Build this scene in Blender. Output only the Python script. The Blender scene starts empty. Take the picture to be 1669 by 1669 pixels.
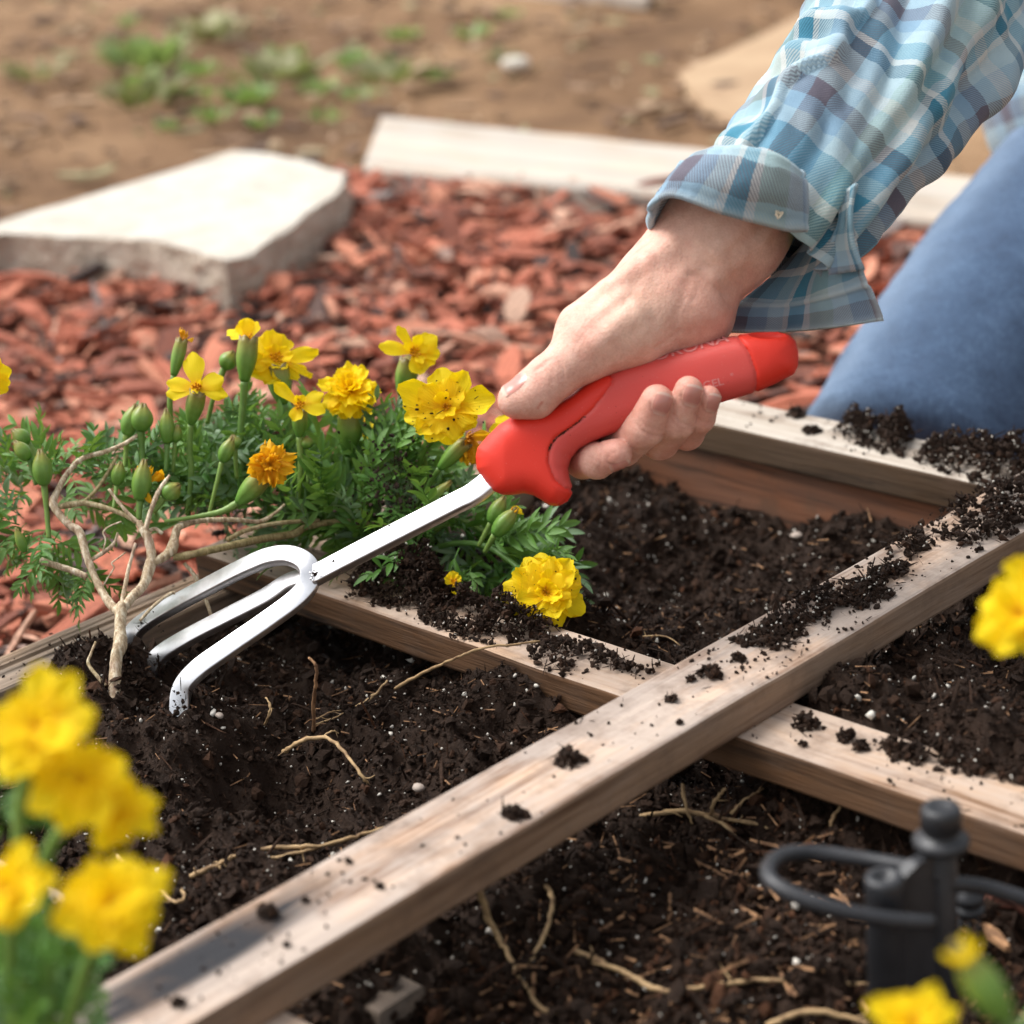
import bpy, bmesh, math, random
import numpy as np
from mathutils import Vector, Matrix

sc = bpy.context.scene
COL = sc.collection
random.seed(7)
RNG = np.random.default_rng(11)

# ------------------------------------------------------------------ camera
# World: Z up, X along the short cross slats, Y along the long slat, z = 0 on top of the cross slats.
F_PX = 3632.0
CEN = 834.5
CAMPOS = np.array([0.55619124, -0.63400209, 0.40219646])
R3 = np.array([[0.72108806, 0.20274099, -0.66251649],
               [0.68880670, -0.31284842, 0.65396574],
               [-0.07468158, -0.92791269, -0.36524061]])      # rows: world axes seen from the camera (right, down, forward)

cam_data = bpy.data.cameras.new('camera')
cam_data.sensor_width = 36.0
cam_data.lens = F_PX / 1669.0 * 36.0
cam_data.clip_start = 0.02
cam_data.clip_end = 500.0
cam_data.dof.use_dof = True
cam_data.dof.focus_distance = 0.955
cam_data.dof.aperture_fstop = cam_data.lens / 9.5
camera = bpy.data.objects.new('camera', cam_data)
COL.objects.link(camera)
M = Matrix.Identity(4)
for i in range(3):
    M[i][0] = R3[i, 0]
    M[i][1] = -R3[i, 1]
    M[i][2] = -R3[i, 2]
    M[i][3] = CAMPOS[i]
camera.matrix_world = M
sc.camera = camera

# ------------------------------------------------------------------ sky, sun, exposure
SUN_DIR = Vector((-0.52, -0.20, 0.83)).normalized()
world = bpy.data.worlds.new('World')
sc.world = world
world.use_nodes = True
wn = world.node_tree.nodes
wl = world.node_tree.links
bg = wn['Background']
sky = wn.new('ShaderNodeTexSky')
sky.sky_type = 'NISHITA'
sky.sun_disc = False
sky.sun_elevation = math.asin(SUN_DIR.z)
sky.sun_rotation = math.atan2(SUN_DIR.x, SUN_DIR.y)
sky.dust_density = 4.0
sky.air_density = 1.2
hs = wn.new('ShaderNodeHueSaturation')
hs.inputs['Saturation'].default_value = 0.22
wl.new(sky.outputs[0], hs.inputs['Color'])
wl.new(hs.outputs[0], bg.inputs['Color'])
bg.inputs['Strength'].default_value = 0.125
sun_data = bpy.data.lights.new('sun', 'SUN')
sun_data.energy = 1.9
sun_data.angle = math.radians(36)
sun_data.color = (1.0, 0.98, 0.95)
sun = bpy.data.objects.new('sun', sun_data)
sun.rotation_mode = 'QUATERNION'
sun.rotation_quaternion = (-SUN_DIR).to_track_quat('-Z', 'Y')
COL.objects.link(sun)
sc.view_settings.view_transform = 'Standard'
sc.view_settings.look = 'None'
sc.view_settings.gamma = 1.0
sc.view_settings.use_curve_mapping = False
sc.view_settings.exposure = 0.88
sc.cycles.max_bounces = 8
sc.cycles.use_denoising = True

# ------------------------------------------------------------------ geometry helpers
def P(u, v, d):
    """point at camera depth d (m) seen at photo pixel u, v"""
    return CAMPOS + R3 @ np.array([(u - CEN) / F_PX * d, (v - CEN) / F_PX * d, d])

def G(u, v, z=0.0):
    """point of the horizontal plane z seen at photo pixel u, v"""
    r = R3 @ np.array([(u - CEN) / F_PX, (v - CEN) / F_PX, 1.0])
    return CAMPOS + r * (z - CAMPOS[2]) / r[2]

def proj(p):
    q = (np.asarray(p) - CAMPOS) @ R3
    return q[..., 0] / q[..., 2] * F_PX + CEN, q[..., 1] / q[..., 2] * F_PX + CEN, q[..., 2]

CR, CD, CF = R3[:, 0], R3[:, 1], R3[:, 2]          # camera right, down, forward in world

def norm(v):
    v = np.asarray(v, float)
    return v / max(np.linalg.norm(v), 1e-12)

class MB:
    """collects vertices, faces and per-vertex attributes of ONE mesh"""
    def __init__(s):
        s.v, s.f, s.a, s.n = [], [], {}, 0
    def add(s, V, Fc, **at):
        V = np.asarray(V, float).reshape(-1, 3)
        s.v.append(V)
        for fa in (Fc if isinstance(Fc, (list, tuple)) else [Fc]):
            fa = np.asarray(fa)
            if fa.size:
                s.f.append(fa + s.n)
        for k, val in at.items():
            s.a.setdefault(k, []).append((s.n, np.broadcast_to(np.asarray(val, float), (len(V),))))
        s.n += len(V)
    def mesh(s, name, mat=None, smooth=True, org=(0, 0, 0), uv=None):
        me = bpy.data.meshes.new(name)
        V = np.concatenate(s.v) - np.asarray(org, float)
        me.vertices.add(len(V))
        me.vertices.foreach_set('co', V.astype(np.float32).ravel())
        nl = sum(f.size for f in s.f)
        npoly = sum(len(f) for f in s.f)
        me.loops.add(nl)
        me.polygons.add(npoly)
        me.loops.foreach_set('vertex_index', np.concatenate([f.ravel() for f in s.f]).astype(np.int32))
        tot = np.concatenate([np.full(len(f), f.shape[1], np.int32) for f in s.f])
        st = np.concatenate([[0], np.cumsum(tot)[:-1]]).astype(np.int32)
        me.polygons.foreach_set('loop_start', st)
        me.polygons.foreach_set('loop_total', tot)
        me.polygons.foreach_set('use_smooth', np.full(npoly, smooth, bool))
        for k, lst in s.a.items():
            arr = np.zeros(len(V), np.float32)
            for n0, val in lst:
                arr[n0:n0 + len(val)] = val
            at = me.attributes.new(k, 'FLOAT', 'POINT')
            at.data.foreach_set('value', arr)
        me.update(calc_edges=True)
        me.validate()
        if mat:
            me.materials.append(mat)
        return me
    def build(s, name, mat=None, parent=None, smooth=True, org=None):
        if org is None:
            org = np.array(parent.matrix_basis.translation) if parent is not None else np.zeros(3)
            if parent is not None and parent.parent is not None:
                org = org + np.array(parent.parent.matrix_basis.translation)
        o = bpy.data.objects.new(name, s.mesh(name, mat, smooth, org))
        COL.objects.link(o)
        if parent is not None:
            o.parent = parent
        else:
            o.location = org
        return o

def tag(o, label=None, cat=None, group=None, kind=None):
    for k, v in (('label', label), ('category', cat), ('group', group), ('kind', kind)):
        if v:
            o[k] = v
    return o

def thing(name, label, cat, loc, group=None):
    o = bpy.data.objects.new(name, None)
    o.empty_display_size = 0.01
    o.location = Vector([float(a) for a in loc])
    COL.objects.link(o)
    return tag(o, label, cat, group)

def spline(pts, n):
    """Catmull-Rom through rows of pts (any width), n samples"""
    p = np.asarray(pts, float)
    if len(p) == 2:
        t = np.linspace(0, 1, n)[:, None]
        return p[0] * (1 - t) + p[1] * t
    q = np.vstack([2 * p[0] - p[1], p, 2 * p[-1] - p[-2]])
    t = np.linspace(0, len(p) - 1 - 1e-9, n)
    i = t.astype(int)
    f = (t - i)[:, None]
    a, b, c, d = q[i], q[i + 1], q[i + 2], q[i + 3]
    return 0.5 * (2 * b + (c - a) * f + (2 * a - 5 * b + 4 * c - d) * f ** 2 + (3 * b - a - 3 * c + d) * f ** 3)

def frames(c, up=None):
    t = np.gradient(c, axis=0)
    t /= np.maximum(np.linalg.norm(t, axis=1, keepdims=True), 1e-12)
    N = np.zeros_like(c)
    if up is not None:
        for k in range(len(c)):
            uu = np.asarray(up[k] if np.ndim(up) == 2 else up, float)
            N[k] = norm(uu - t[k] * (uu @ t[k]))
    else:
        a = np.array([0, 0, 1.0]) if abs(t[0, 2]) < 0.9 else np.array([1.0, 0, 0])
        n = norm(a - t[0] * (a @ t[0]))
        for k in range(len(c)):
            n = norm(n - t[k] * (n @ t[k]))
            N[k] = n
    B = np.cross(t, N)
    return t, N, B

def grid_faces(nr, nc, wrap=True):
    i = np.arange(nr - 1)[:, None]
    j = np.arange(nc if wrap else nc - 1)[None, :]
    a = i * nc + j
    b = i * nc + (j + 1) % nc
    return np.stack([a, b, b + nc, a + nc], -1).reshape(-1, 4)

def sweep(mb, c, prof, scale=1.0, up=None, cap=True, **at):
    """profile (k,2) in (N,B) swept along points c; scale may vary"""
    c = np.asarray(c, float)
    t, N, B = frames(c, up)
    s = np.broadcast_to(np.asarray(scale, float), (len(c),))[:, None, None]
    k = len(prof)
    V = c[:, None, :] + s * (prof[None, :, 0:1] * N[:, None, :] + prof[None, :, 1:2] * B[:, None, :])
    V = V.reshape(-1, 3)
    Fq = grid_faces(len(c), k)
    fl = [Fq]
    if cap:
        V = np.vstack([V, c[0], c[-1]])
        n0 = len(c) * k
        j = np.arange(k)
        fl.append(np.stack([j * 0 + n0, (j + 1) % k, j], 1))
        b = (len(c) - 1) * k
        fl.append(np.stack([j * 0 + n0 + 1, b + j, b + (j + 1) % k], 1))
    mb.add(V, fl, **at)

def circle(k):
    a = np.arange(k) * 2 * np.pi / k
    return np.stack([np.cos(a), np.sin(a)], 1)

def tube(mb, pts, rad, n=None, k=8, cap=True, wob=0.0, **at):
    pts = np.asarray(pts, float)
    n = n or max(2, (len(pts) - 1) * 5 + 1)
    rad = np.broadcast_to(np.asarray(rad, float), (len(pts),))
    s = spline(np.hstack([pts, rad[:, None]]), n)
    r = np.maximum(s[:, 3], 1e-5)
    if wob:
        r = r * (1 + wob * RNG.normal(size=n))
    sweep(mb, s[:, :3], circle(k), r, None, cap, **at)

def rrect(w, h, r, m=3):
    pts = []
    for cx, cy, a0 in ((w / 2 - r, h / 2 - r, 0), (-w / 2 + r, h / 2 - r, 90), (-w / 2 + r, -h / 2 + r, 180), (w / 2 - r, -h / 2 + r, 270)):
        for q in range(m):
            a = math.radians(a0 + 90 * q / (m - 1))
            pts.append((cx + r * math.cos(a), cy + r * math.sin(a)))
    return np.array(pts)

# value noise
_T2 = RNG.random((256, 256))
_T3 = RNG.random((64, 64, 64))
def vn2(x, y):
    xi, yi = np.floor(x).astype(int), np.floor(y).astype(int)
    fx, fy = x - xi, y - yi
    fx = fx * fx * (3 - 2 * fx); fy = fy * fy * (3 - 2 * fy)
    g = lambda a, b: _T2[a & 255, b & 255]
    return (g(xi, yi) * (1 - fx) + g(xi + 1, yi) * fx) * (1 - fy) + (g(xi, yi + 1) * (1 - fx) + g(xi + 1, yi + 1) * fx) * fy - 0.5
def fbm2(x, y, o=4):
    s, a = 0, 1.0
    for k in range(o):
        s = s + a * vn2(x * 2 ** k + 17.3 * k, y * 2 ** k + 5.1 * k); a *= 0.5
    return s
def vn3(x, y, z):
    xi, yi, zi = (np.floor(q).astype(int) for q in (x, y, z))
    fx, fy, fz = x - xi, y - yi, z - zi
    fx, fy, fz = (q * q * (3 - 2 * q) for q in (fx, fy, fz))
    r = 0
    for a in (0, 1):
        for b in (0, 1):
            for c in (0, 1):
                w = (fx if a else 1 - fx) * (fy if b else 1 - fy) * (fz if c else 1 - fz)
                r = r + w * _T3[(xi + a) & 63, (yi + b) & 63, (zi + c) & 63]
    return r - 0.5

def in_poly(x, y, poly):
    poly = np.asarray(poly, float)
    x = np.asarray(x, float); y = np.asarray(y, float)
    ins = np.zeros(x.shape, bool)
    j = len(poly) - 1
    for i in range(len(poly)):
        xi, yi = poly[i]; xj, yj = poly[j]
        c = ((yi > y) != (yj > y)) & (x < (xj - xi) * (y - yi) / (yj - yi + 1e-12) + xi)
        ins ^= c
        j = i
    return ins

def seg_dist(x, y, poly, closed=True):
    poly = np.asarray(poly, float)
    d = np.full(np.shape(x), 1e9, np.float32)
    n = len(poly)
    for i in range(n if closed else n - 1):
        ax, ay = poly[i]; bx, by = poly[(i + 1) % n]
        dx, dy = bx - ax, by - ay
        L = dx * dx + dy * dy + 1e-12
        t = np.clip(((x - ax) * dx + (y - ay) * dy) / L, 0, 1)
        d = np.minimum(d, np.hypot(x - ax - t * dx, y - ay - t * dy))
    return d

def surface_nets(f, h, org):
    """vertices and quads of the zero level of a sampled field (negative inside)"""
    nx, ny, nz = f.shape
    s = f < 0
    cnt = np.zeros((nx - 1, ny - 1, nz - 1), np.int8)
    for a in (0, 1):
        for b in (0, 1):
            for c in (0, 1):
                cnt += s[a:nx - 1 + a, b:ny - 1 + b, c:nz - 1 + c]
    act = np.argwhere((cnt > 0) & (cnt < 8))
    idx = np.full((nx - 1, ny - 1, nz - 1), -1, np.int32)
    idx[tuple(act.T)] = np.arange(len(act))
    cs = [(a, b, c) for a in (0, 1) for b in (0, 1) for c in (0, 1)]
    val = {q: f[act[:, 0] + q[0], act[:, 1] + q[1], act[:, 2] + q[2]] for q in cs}
    acc = np.zeros((len(act), 3)); num = np.zeros(len(act))
    for q in cs:
        for ax in range(3):
            if q[ax]:
                continue
            r = list(q); r[ax] = 1; r = tuple(r)
            va, vb = val[q], val[r]
            m = (va < 0) != (vb < 0)
            t = np.where(m, va / np.where(m, va - vb, 1), 0)
            p = np.tile(np.array(q, float), (len(act), 1))
            p[:, ax] += t
            acc += p * m[:, None]; num += m
    V = (act + acc / num[:, None]) * h + np.asarray(org)
    quads = []
    for ax in range(3):
        b, c = (ax + 1) % 3, (ax + 2) % 3
        lo = [slice(None)] * 3; hi = [slice(None)] * 3
        lo[ax] = slice(0, -1); hi[ax] = slice(1, None)
        m = s[tuple(lo)] != s[tuple(hi)]
        e = np.argwhere(m)
        e = e[(e[:, b] > 0) & (e[:, c] > 0) & (e[:, b] < f.shape[b] - 1) & (e[:, c] < f.shape[c] - 1)]
        ins = s[tuple(e.T)]
        def gi(db, dc):
            q = e.copy(); q[:, b] -= db; q[:, c] -= dc
            return idx[tuple(q.T)]
        q = np.stack([gi(1, 1), gi(0, 1), gi(0, 0), gi(1, 0)], 1)
        q[~ins] = q[~ins][:, ::-1]
        quads.append(q)
    return V, np.concatenate(quads)

def smin(a, b, k):
    h = np.maximum(k - np.abs(a - b), 0)
    return np.minimum(a, b) - h * h / (4 * k)

# ------------------------------------------------------------------ materials
def new_mat(name):
    m = bpy.data.materials.new(name)
    m.use_nodes = True
    nt = m.node_tree
    return m, nt, nt.nodes['Principled BSDF']

class NT:
    def __init__(s, nt):
        s.nt = nt
    def n(s, t, **kw):
        nd = s.nt.nodes.new(t)
        for k, v in kw.items():
            setattr(nd, k, v)
        return nd
    def put(s, sock, v):
        if hasattr(v, 'is_linked') or isinstance(v, bpy.types.NodeSocket):
            s.nt.links.new(v, sock)
        else:
            if isinstance(v, (tuple, list)) and len(v) == 3 and sock.type == 'RGBA':
                v = (*v, 1)
            sock.default_value = v
    def coord(s, which='Object'):
        return s.n('ShaderNodeTexCoord').outputs[which]
    def mapping(s, vec, scale=(1, 1, 1), loc=(0, 0, 0), rot=(0, 0, 0)):
        m = s.n('ShaderNodeMapping')
        s.put(m.inputs['Vector'], vec)
        m.inputs['Scale'].default_value = scale
        m.inputs['Location'].default_value = loc
        m.inputs['Rotation'].default_value = rot
        return m.outputs[0]
    def noise(s, vec, scale, detail=4, rough=0.55, dist=0.0, col=False):
        m = s.n('ShaderNodeTexNoise')
        if vec is not None:
            s.put(m.inputs['Vector'], vec)
        m.inputs['Scale'].default_value = scale
        m.inputs['Detail'].default_value = detail
        m.inputs['Roughness'].default_value = rough
        m.inputs['Distortion'].default_value = dist
        return m.outputs['Color' if col else 'Fac']
    def voro(s, vec, scale, feature='F1', out='Distance'):
        m = s.n('ShaderNodeTexVoronoi', feature=feature)
        if vec is not None:
            s.put(m.inputs['Vector'], vec)
        m.inputs['Scale'].default_value = scale
        return m.outputs[out]
    def ramp(s, fac, stops, interp='LINEAR'):
        m = s.n('ShaderNodeValToRGB')
        m.color_ramp.interpolation = interp
        el = m.color_ramp.elements
        while len(el) < len(stops):
            el.new(0.5)
        for e, (p, c) in zip(el, stops):
            e.position = p
            e.color = (*c, 1) if not isinstance(c, (int, float)) else (c, c, c, 1)
        s.put(m.inputs[0], fac)
        return m.outputs[0]
    def mix(s, fac, a, b, mode='MIX'):
        m = s.n('ShaderNodeMix', data_type='RGBA', blend_type=mode)
        s.put(m.inputs[0], fac); s.put(m.inputs[6], a); s.put(m.inputs[7], b)
        return m.outputs[2]
    def math(s, op, a, b=0.0, clamp=False):
        m = s.n('ShaderNodeMath', operation=op, use_clamp=clamp)
        s.put(m.inputs[0], a); s.put(m.inputs[1], b)
        return m.outputs[0]
    def bump(s, height, strength=0.5, dist=0.001, normal=None):
        m = s.n('ShaderNodeBump')
        m.inputs['Strength'].default_value = strength
        m.inputs['Distance'].default_value = dist
        s.put(m.inputs['Height'], height)
        if normal is not None:
            s.put(m.inputs['Normal'], normal)
        return m.outputs[0]
    def attr(s, name, out='Fac'):
        m = s.n('ShaderNodeAttribute'); m.attribute_name = name
        return m.outputs[out]
    def objrand(s):
        return s.n('ShaderNodeObjectInfo').outputs['Random']

def wood_mat(name, light, dark, axis=0, grain=1.0, weather=0.0, grey=(0.30, 0.27, 0.25), soil=0.35, stain=None, shift=0.0, bump=0.5):
    m, nt, bs = new_mat(name); k = NT(nt)
    co = k.coord()
    sca = [1, 1, 1]; sca[axis] = 0.045
    v = k.mapping(co, tuple(sca), (shift, shift * 1.7, shift * 0.6))
    v2 = k.mapping(co, tuple(0.35 if i == axis else 1 for i in range(3)), (shift * 2, 0.1, shift))
    rings = k.noise(v, 95 * grain, 3, 0.6, 0.6)
    fine = k.noise(v, 520 * grain, 4, 0.65)
    broad = k.noise(v2, 22, 3, 0.5)
    g = k.math('ADD', k.math('MULTIPLY', rings, 0.75), k.math('MULTIPLY', fine, 0.35))
    col = k.ramp(g, [(0.42, dark), (0.52, [(a * 2 + b) / 3 for a, b in zip(light, dark)]), (0.62, light)])
    tint = k.ramp(broad, [(0.35, (0.86, 0.80, 0.74)), (0.65, (1.06, 1.03, 1.0))])
    col = k.mix(0.8, col, tint, 'MULTIPLY')
    if weather:
        wm = k.ramp(k.math('ADD', k.noise(v2, 40, 5, 0.6), k.math('MULTIPLY', fine, 0.25)), [(0.50, 0.0), (0.68, 1.0)])
        col = k.mix(k.math('MULTIPLY', wm, weather), col, grey)
    if stain:
        d = k.n('ShaderNodeVectorMath', operation='DISTANCE')
        k.put(d.inputs[0], k.mapping(co, stain[1], tuple(-a * b for a, b in zip(stain[0], stain[1]))))
        k.put(d.inputs[1], (0.0, 0.0, 0.0))
        sm = k.math('ADD', k.math('SUBTRACT', 1.0, d.outputs['Value']), k.math('MULTIPLY', k.math('SUBTRACT', rings, 0.5), 1.6))
        sm = k.ramp(sm, [(0.02, 0.0), (0.48, 1.0)])
        col = k.mix(k.math('MULTIPLY', sm, 0.99), col, stain[2])
    if soil:
        vv = k.noise(co, 60, 6, 0.7)
        sp = k.ramp(k.math('ADD', k.noise(co, 900, 3, 0.6), k.math('MULTIPLY', vv, 0.9)), [(1.17 - 0.1 * soil, 0.0), (1.24 - 0.1 * soil, 1.0)])
        sm = k.ramp(k.noise(co, 30, 5, 0.7), [(0.50, 0.0), (0.70, 1.0)])
        col = k.mix(k.math('MULTIPLY', sm, soil * 0.75), col, (0.12, 0.075, 0.05))
        col = k.mix(k.math('MULTIPLY', sp, 0.85), col, (0.028, 0.018, 0.013))
    k.put(bs.inputs['Base Color'], col)
    bs.inputs['Roughness'].default_value = 0.72
    bs.inputs['Specular IOR Level'].default_value = 0.25
    h = k.math('ADD', g, k.math('MULTIPLY', k.noise(v, 1500, 2, 0.5), 0.3))
    k.put(bs.inputs['Normal'], k.bump(h, bump, 0.0012))
    return m

MAT = {}
MAT['beam'] = wood_mat('planed_pine', (0.60, 0.435, 0.325), (0.20, 0.115, 0.07), 1, 0.9, 0.75, (0.40, 0.345, 0.305), 0.8,
                       stain=(tuple(G(335, 1556, 0.016)), (62, 12.5, 60), (0.016, 0.017, 0.021)), bump=0.8)
MAT['cross'] = wood_mat('slat_pine', (0.50, 0.355, 0.25), (0.19, 0.11, 0.066), 0, 1.0, 0.6, (0.42, 0.35, 0.30), 0.8, shift=0.3, bump=0.6)
MAT['beamside'] = wood_mat('sawn_pine_shade', (0.30, 0.195, 0.125), (0.13, 0.072, 0.042), 1, 0.9, 0.35, (0.25, 0.19, 0.15), 0.7, shift=5.1, bump=0.6)  # browner sawn sides, with the shade they lie in darkened into the colour
MAT['crossside'] = wood_mat('dark_slat_edge', (0.150, 0.076, 0.036), (0.016, 0.009, 0.006), 0, 1.0, 0.25, (0.12, 0.08, 0.055), 0.9, shift=0.7, bump=0.8)  # darker brown than the slat top, for its sides and underside
MAT['backslat'] = wood_mat('painted_slat', (0.105, 0.064, 0.036), (0.026, 0.016, 0.010), 0, 1.0, 0.25, (0.085, 0.068, 0.054), 0.9, shift=0.9, bump=0.7)
MAT['wall'] = wood_mat('weathered_board', (0.36, 0.255, 0.175), (0.055, 0.038, 0.028), 1, 0.9, 0.5, (0.27, 0.225, 0.185), 0.5, shift=0.5, bump=1.0)
MAT['backwall'] = wood_mat('red_brown_board', (0.27, 0.115, 0.062), (0.045, 0.025, 0.017), 0, 0.7, 0.35, (0.16, 0.10, 0.075), 0.9, shift=1.3)
MAT['greywood'] = wood_mat('grey_wood', (0.20, 0.145, 0.105), (0.07, 0.05, 0.036), 0, 0.8, 0.5, (0.18, 0.15, 0.125), 0.4, shift=2.3)
MAT['timber'] = wood_mat('bleached_timber', (0.56, 0.49, 0.41), (0.32, 0.265, 0.21), 0, 0.25, 0.6, (0.42, 0.39, 0.355), 0.0, shift=3.1)

def soil_mat(name, a, b, rough=0.62):
    m, nt, bs = new_mat(name); k = NT(nt)
    co = k.coord()
    n1 = k.noise(co, 90, 5, 0.65)
    n2 = k.noise(co, 900, 3, 0.6)
    col = k.mix(k.math('ADD', k.math('MULTIPLY', n1, 0.7), k.math('MULTIPLY', n2, 0.3)), a, b)
    rnd = k.attr('tint')
    col = k.mix(0.9, col, k.ramp(rnd, [(0.0, (0.5, 0.46, 0.44)), (0.5, (1.0, 0.96, 0.93)), (0.86, (1.7, 1.35, 1.1)), (1.0, (2.9, 2.0, 1.4))]), 'MULTIPLY')
    k.put(bs.inputs['Base Color'], col)
    k.put(bs.inputs['Roughness'], k.ramp(k.noise(co, 300, 2), [(0.35, rough - 0.18), (0.65, rough + 0.2)]))
    bs.inputs['Specular IOR Level'].default_value = 0.14
    k.put(bs.inputs['Normal'], k.bump(k.math('ADD', n2, k.noise(co, 2600, 2)), 0.9, 0.0012))
    return m
MAT['soil'] = soil_mat('potting_soil', (0.019, 0.0112, 0.0076), (0.050, 0.0295, 0.0195))
MAT['crumb'] = soil_mat('soil_crumb', (0.019, 0.0112, 0.0076), (0.055, 0.0325, 0.0215))

def simple(name, col, rough=0.6, spec=0.3, noise=None, bump=None, **kw):
    m, nt, bs = new_mat(name); k = NT(nt)
    if noise:
        c2, sc_, lo, hi = noise
        k.put(bs.inputs['Base Color'], k.mix(k.ramp(k.noise(k.coord(), sc_, 4, 0.6), [(lo, 0.0), (hi, 1.0)]), col, c2))
    else:
        bs.inputs['Base Color'].default_value = (*col, 1)
    bs.inputs['Roughness'].default_value = rough
    bs.inputs['Specular IOR Level'].default_value = spec
    if bump:
        k.put(bs.inputs['Normal'], k.bump(k.noise(k.coord(), bump[0], 4, 0.6), bump[1], bump[2]))
    for a, b in kw.items():
        bs.inputs[a.replace('_', ' ')].default_value = b
    return m

MAT['perlite'] = simple('perlite', (0.60, 0.56, 0.49), 0.6, 0.4, bump=(900, 0.5, 0.0006))
MAT['fibre'] = simple('bark_fibre', (0.16, 0.085, 0.045), 0.7, 0.25, ((0.40, 0.22, 0.11), 160, 0.42, 0.62))
MAT['root'] = simple('dry_root', (0.42, 0.28, 0.14), 0.65, 0.3, ((0.20, 0.12, 0.06), 140, 0.45, 0.65), bump=(700, 0.5, 0.0006))
MAT['stone'] = simple('flagstone_face', (0.55, 0.51, 0.445), 0.85, 0.2, ((0.47, 0.425, 0.36), 24, 0.42, 0.62), bump=(120, 0.7, 0.006))
MAT['stonecore'] = simple('broken_stone', (0.56, 0.48, 0.39), 0.95, 0.1, ((0.42, 0.345, 0.27), 40, 0.4, 0.62), bump=(90, 1.0, 0.010))
MAT['metal'] = None

def metal_mat():
    m, nt, bs = new_mat('polished_aluminium'); k = NT(nt)
    co = k.coord()
    bs.inputs['Metallic'].default_value = 1.0
    n = k.noise(co, 240, 5, 0.7)
    k.put(bs.inputs['Base Color'], k.ramp(n, [(0.3, (0.70, 0.70, 0.715)), (0.6, (0.80, 0.80, 0.815))]))
    k.put(bs.inputs['Roughness'], k.ramp(k.noise(co, 70, 4, 0.7), [(0.35, 0.30), (0.7, 0.42)]))
    k.put(bs.inputs['Normal'], k.bump(k.noise(co, 160, 3), 0.05, 0.0008))
    return m
MAT['metal'] = metal_mat()

def gel_mat(name, col, rough, sss, speck):
    m, nt, bs = new_mat(name); k = NT(nt)
    co = k.coord()
    d = k.ramp(k.noise(co, 1400, 2, 0.5), [(0.70, 0.0), (0.78, 1.0)])
    k.put(bs.inputs['Base Color'], k.mix(k.math('MULTIPLY', d, speck), col, (0.75, 0.62, 0.55)))
    k.put(bs.inputs['Roughness'], k.ramp(k.noise(co, 60, 4), [(0.3, rough - 0.02), (0.7, rough + 0.14)]))
    bs.inputs['Subsurface Weight'].default_value = sss
    bs.inputs['Subsurface Radius'].default_value = (1.0, 0.25, 0.2)
    bs.inputs['Subsurface Scale'].default_value = 0.004
    bs.inputs['Specular IOR Level'].default_value = 0.32
    k.put(bs.inputs['Normal'], k.bump(k.noise(co, 2600, 2), 0.25, 0.0005))
    return m
MAT['gel'] = gel_mat('grip_gel', (0.64, 0.080, 0.066), 0.42, 0.35, 0.25)
MAT['hard'] = gel_mat('red_rubber', (0.70, 0.035, 0.018), 0.42, 0.10, 0.2)
MAT['print'] = simple('pale_print', (0.64, 0.22, 0.20), 0.5)
MAT['black'] = simple('black_plastic', (0.018, 0.019, 0.022), 0.42, 0.4, ((0.035, 0.036, 0.04), 60, 0.4, 0.7), bump=(500, 0.2, 0.0005))

def chip_mat(name, src):
    m, nt, bs = new_mat(name); k = NT(nt)
    r = k.objrand() if src == 'obj' else k.attr('tint')
    co = k.coord('Generated') if src == 'obj' else k.coord()
    base = k.ramp(r, [(0.0, (0.035, 0.025, 0.023)), (0.10, (0.085, 0.055, 0.046)), (0.16, (0.20, 0.070, 0.045)), (0.35, (0.40, 0.130, 0.078)),
                      (0.60, (0.53, 0.168, 0.098)), (0.80, (0.62, 0.255, 0.155)), (0.90, (0.62, 0.40, 0.29)), (0.95, (0.30, 0.17, 0.12)), (1.0, (0.26, 0.23, 0.22))])
    g = k.noise(k.mapping(co, (0.5, 3, 3) if src == 'obj' else (60, 60, 60)), 4, 5, 0.65)
    col = k.mix(0.75, base, k.ramp(g, [(0.32, (0.36, 0.32, 0.30)), (0.62, (1.2, 1.15, 1.12))]), 'MULTIPLY')
    k.put(bs.inputs['Base Color'], col)
    bs.inputs['Roughness'].default_value = 0.75
    bs.inputs['Specular IOR Level'].default_value = 0.3
    k.put(bs.inputs['Normal'], k.bump(g, 0.8, 0.003))
    return m
MAT['chip'] = chip_mat('red_bark_chip', 'obj')
MAT['chips'] = chip_mat('red_bark_chips', 'attr')

def leaf_mat(name, a, b, trans=0.25, rough=0.42):
    m, nt, bs = new_mat(name); k = NT(nt)
    r = k.objrand()
    co = k.coord()
    col = k.mix(r, a, b)
    col = k.mix(0.6, col, k.ramp(k.noise(co, 260, 4, 0.6), [(0.3, (0.75, 0.78, 0.7)), (0.7, (1.2, 1.15, 1.1))]), 'MULTIPLY')
    k.put(bs.inputs['Base Color'], col)
    bs.inputs['Roughness'].default_value = rough
    bs.inputs['Specular IOR Level'].default_value = 0.45
    k.put(bs.inputs['Normal'], k.bump(k.noise(co, 500, 3), 0.25, 0.0008))
    tr = k.n('ShaderNodeBsdfTranslucent')
    k.put(tr.inputs['Color'], k.mix(0.5, col, (0.30, 0.45, 0.05)))
    mx = k.n('ShaderNodeMixShader'); mx.inputs[0].default_value = trans
    out = nt.nodes['Material Output']
    nt.links.new(bs.outputs[0], mx.inputs[1]); nt.links.new(tr.outputs[0], mx.inputs[2]); nt.links.new(mx.outputs[0], out.inputs[0])
    return m
MAT['leaf'] = leaf_mat('marigold_leaf', (0.055, 0.165, 0.024), (0.155, 0.32, 0.060), 0.26, 0.40)
MAT['leaf_pale'] = leaf_mat('marigold_leaf_pale', (0.12, 0.23, 0.10), (0.22, 0.34, 0.19), 0.15, 0.34)
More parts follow.
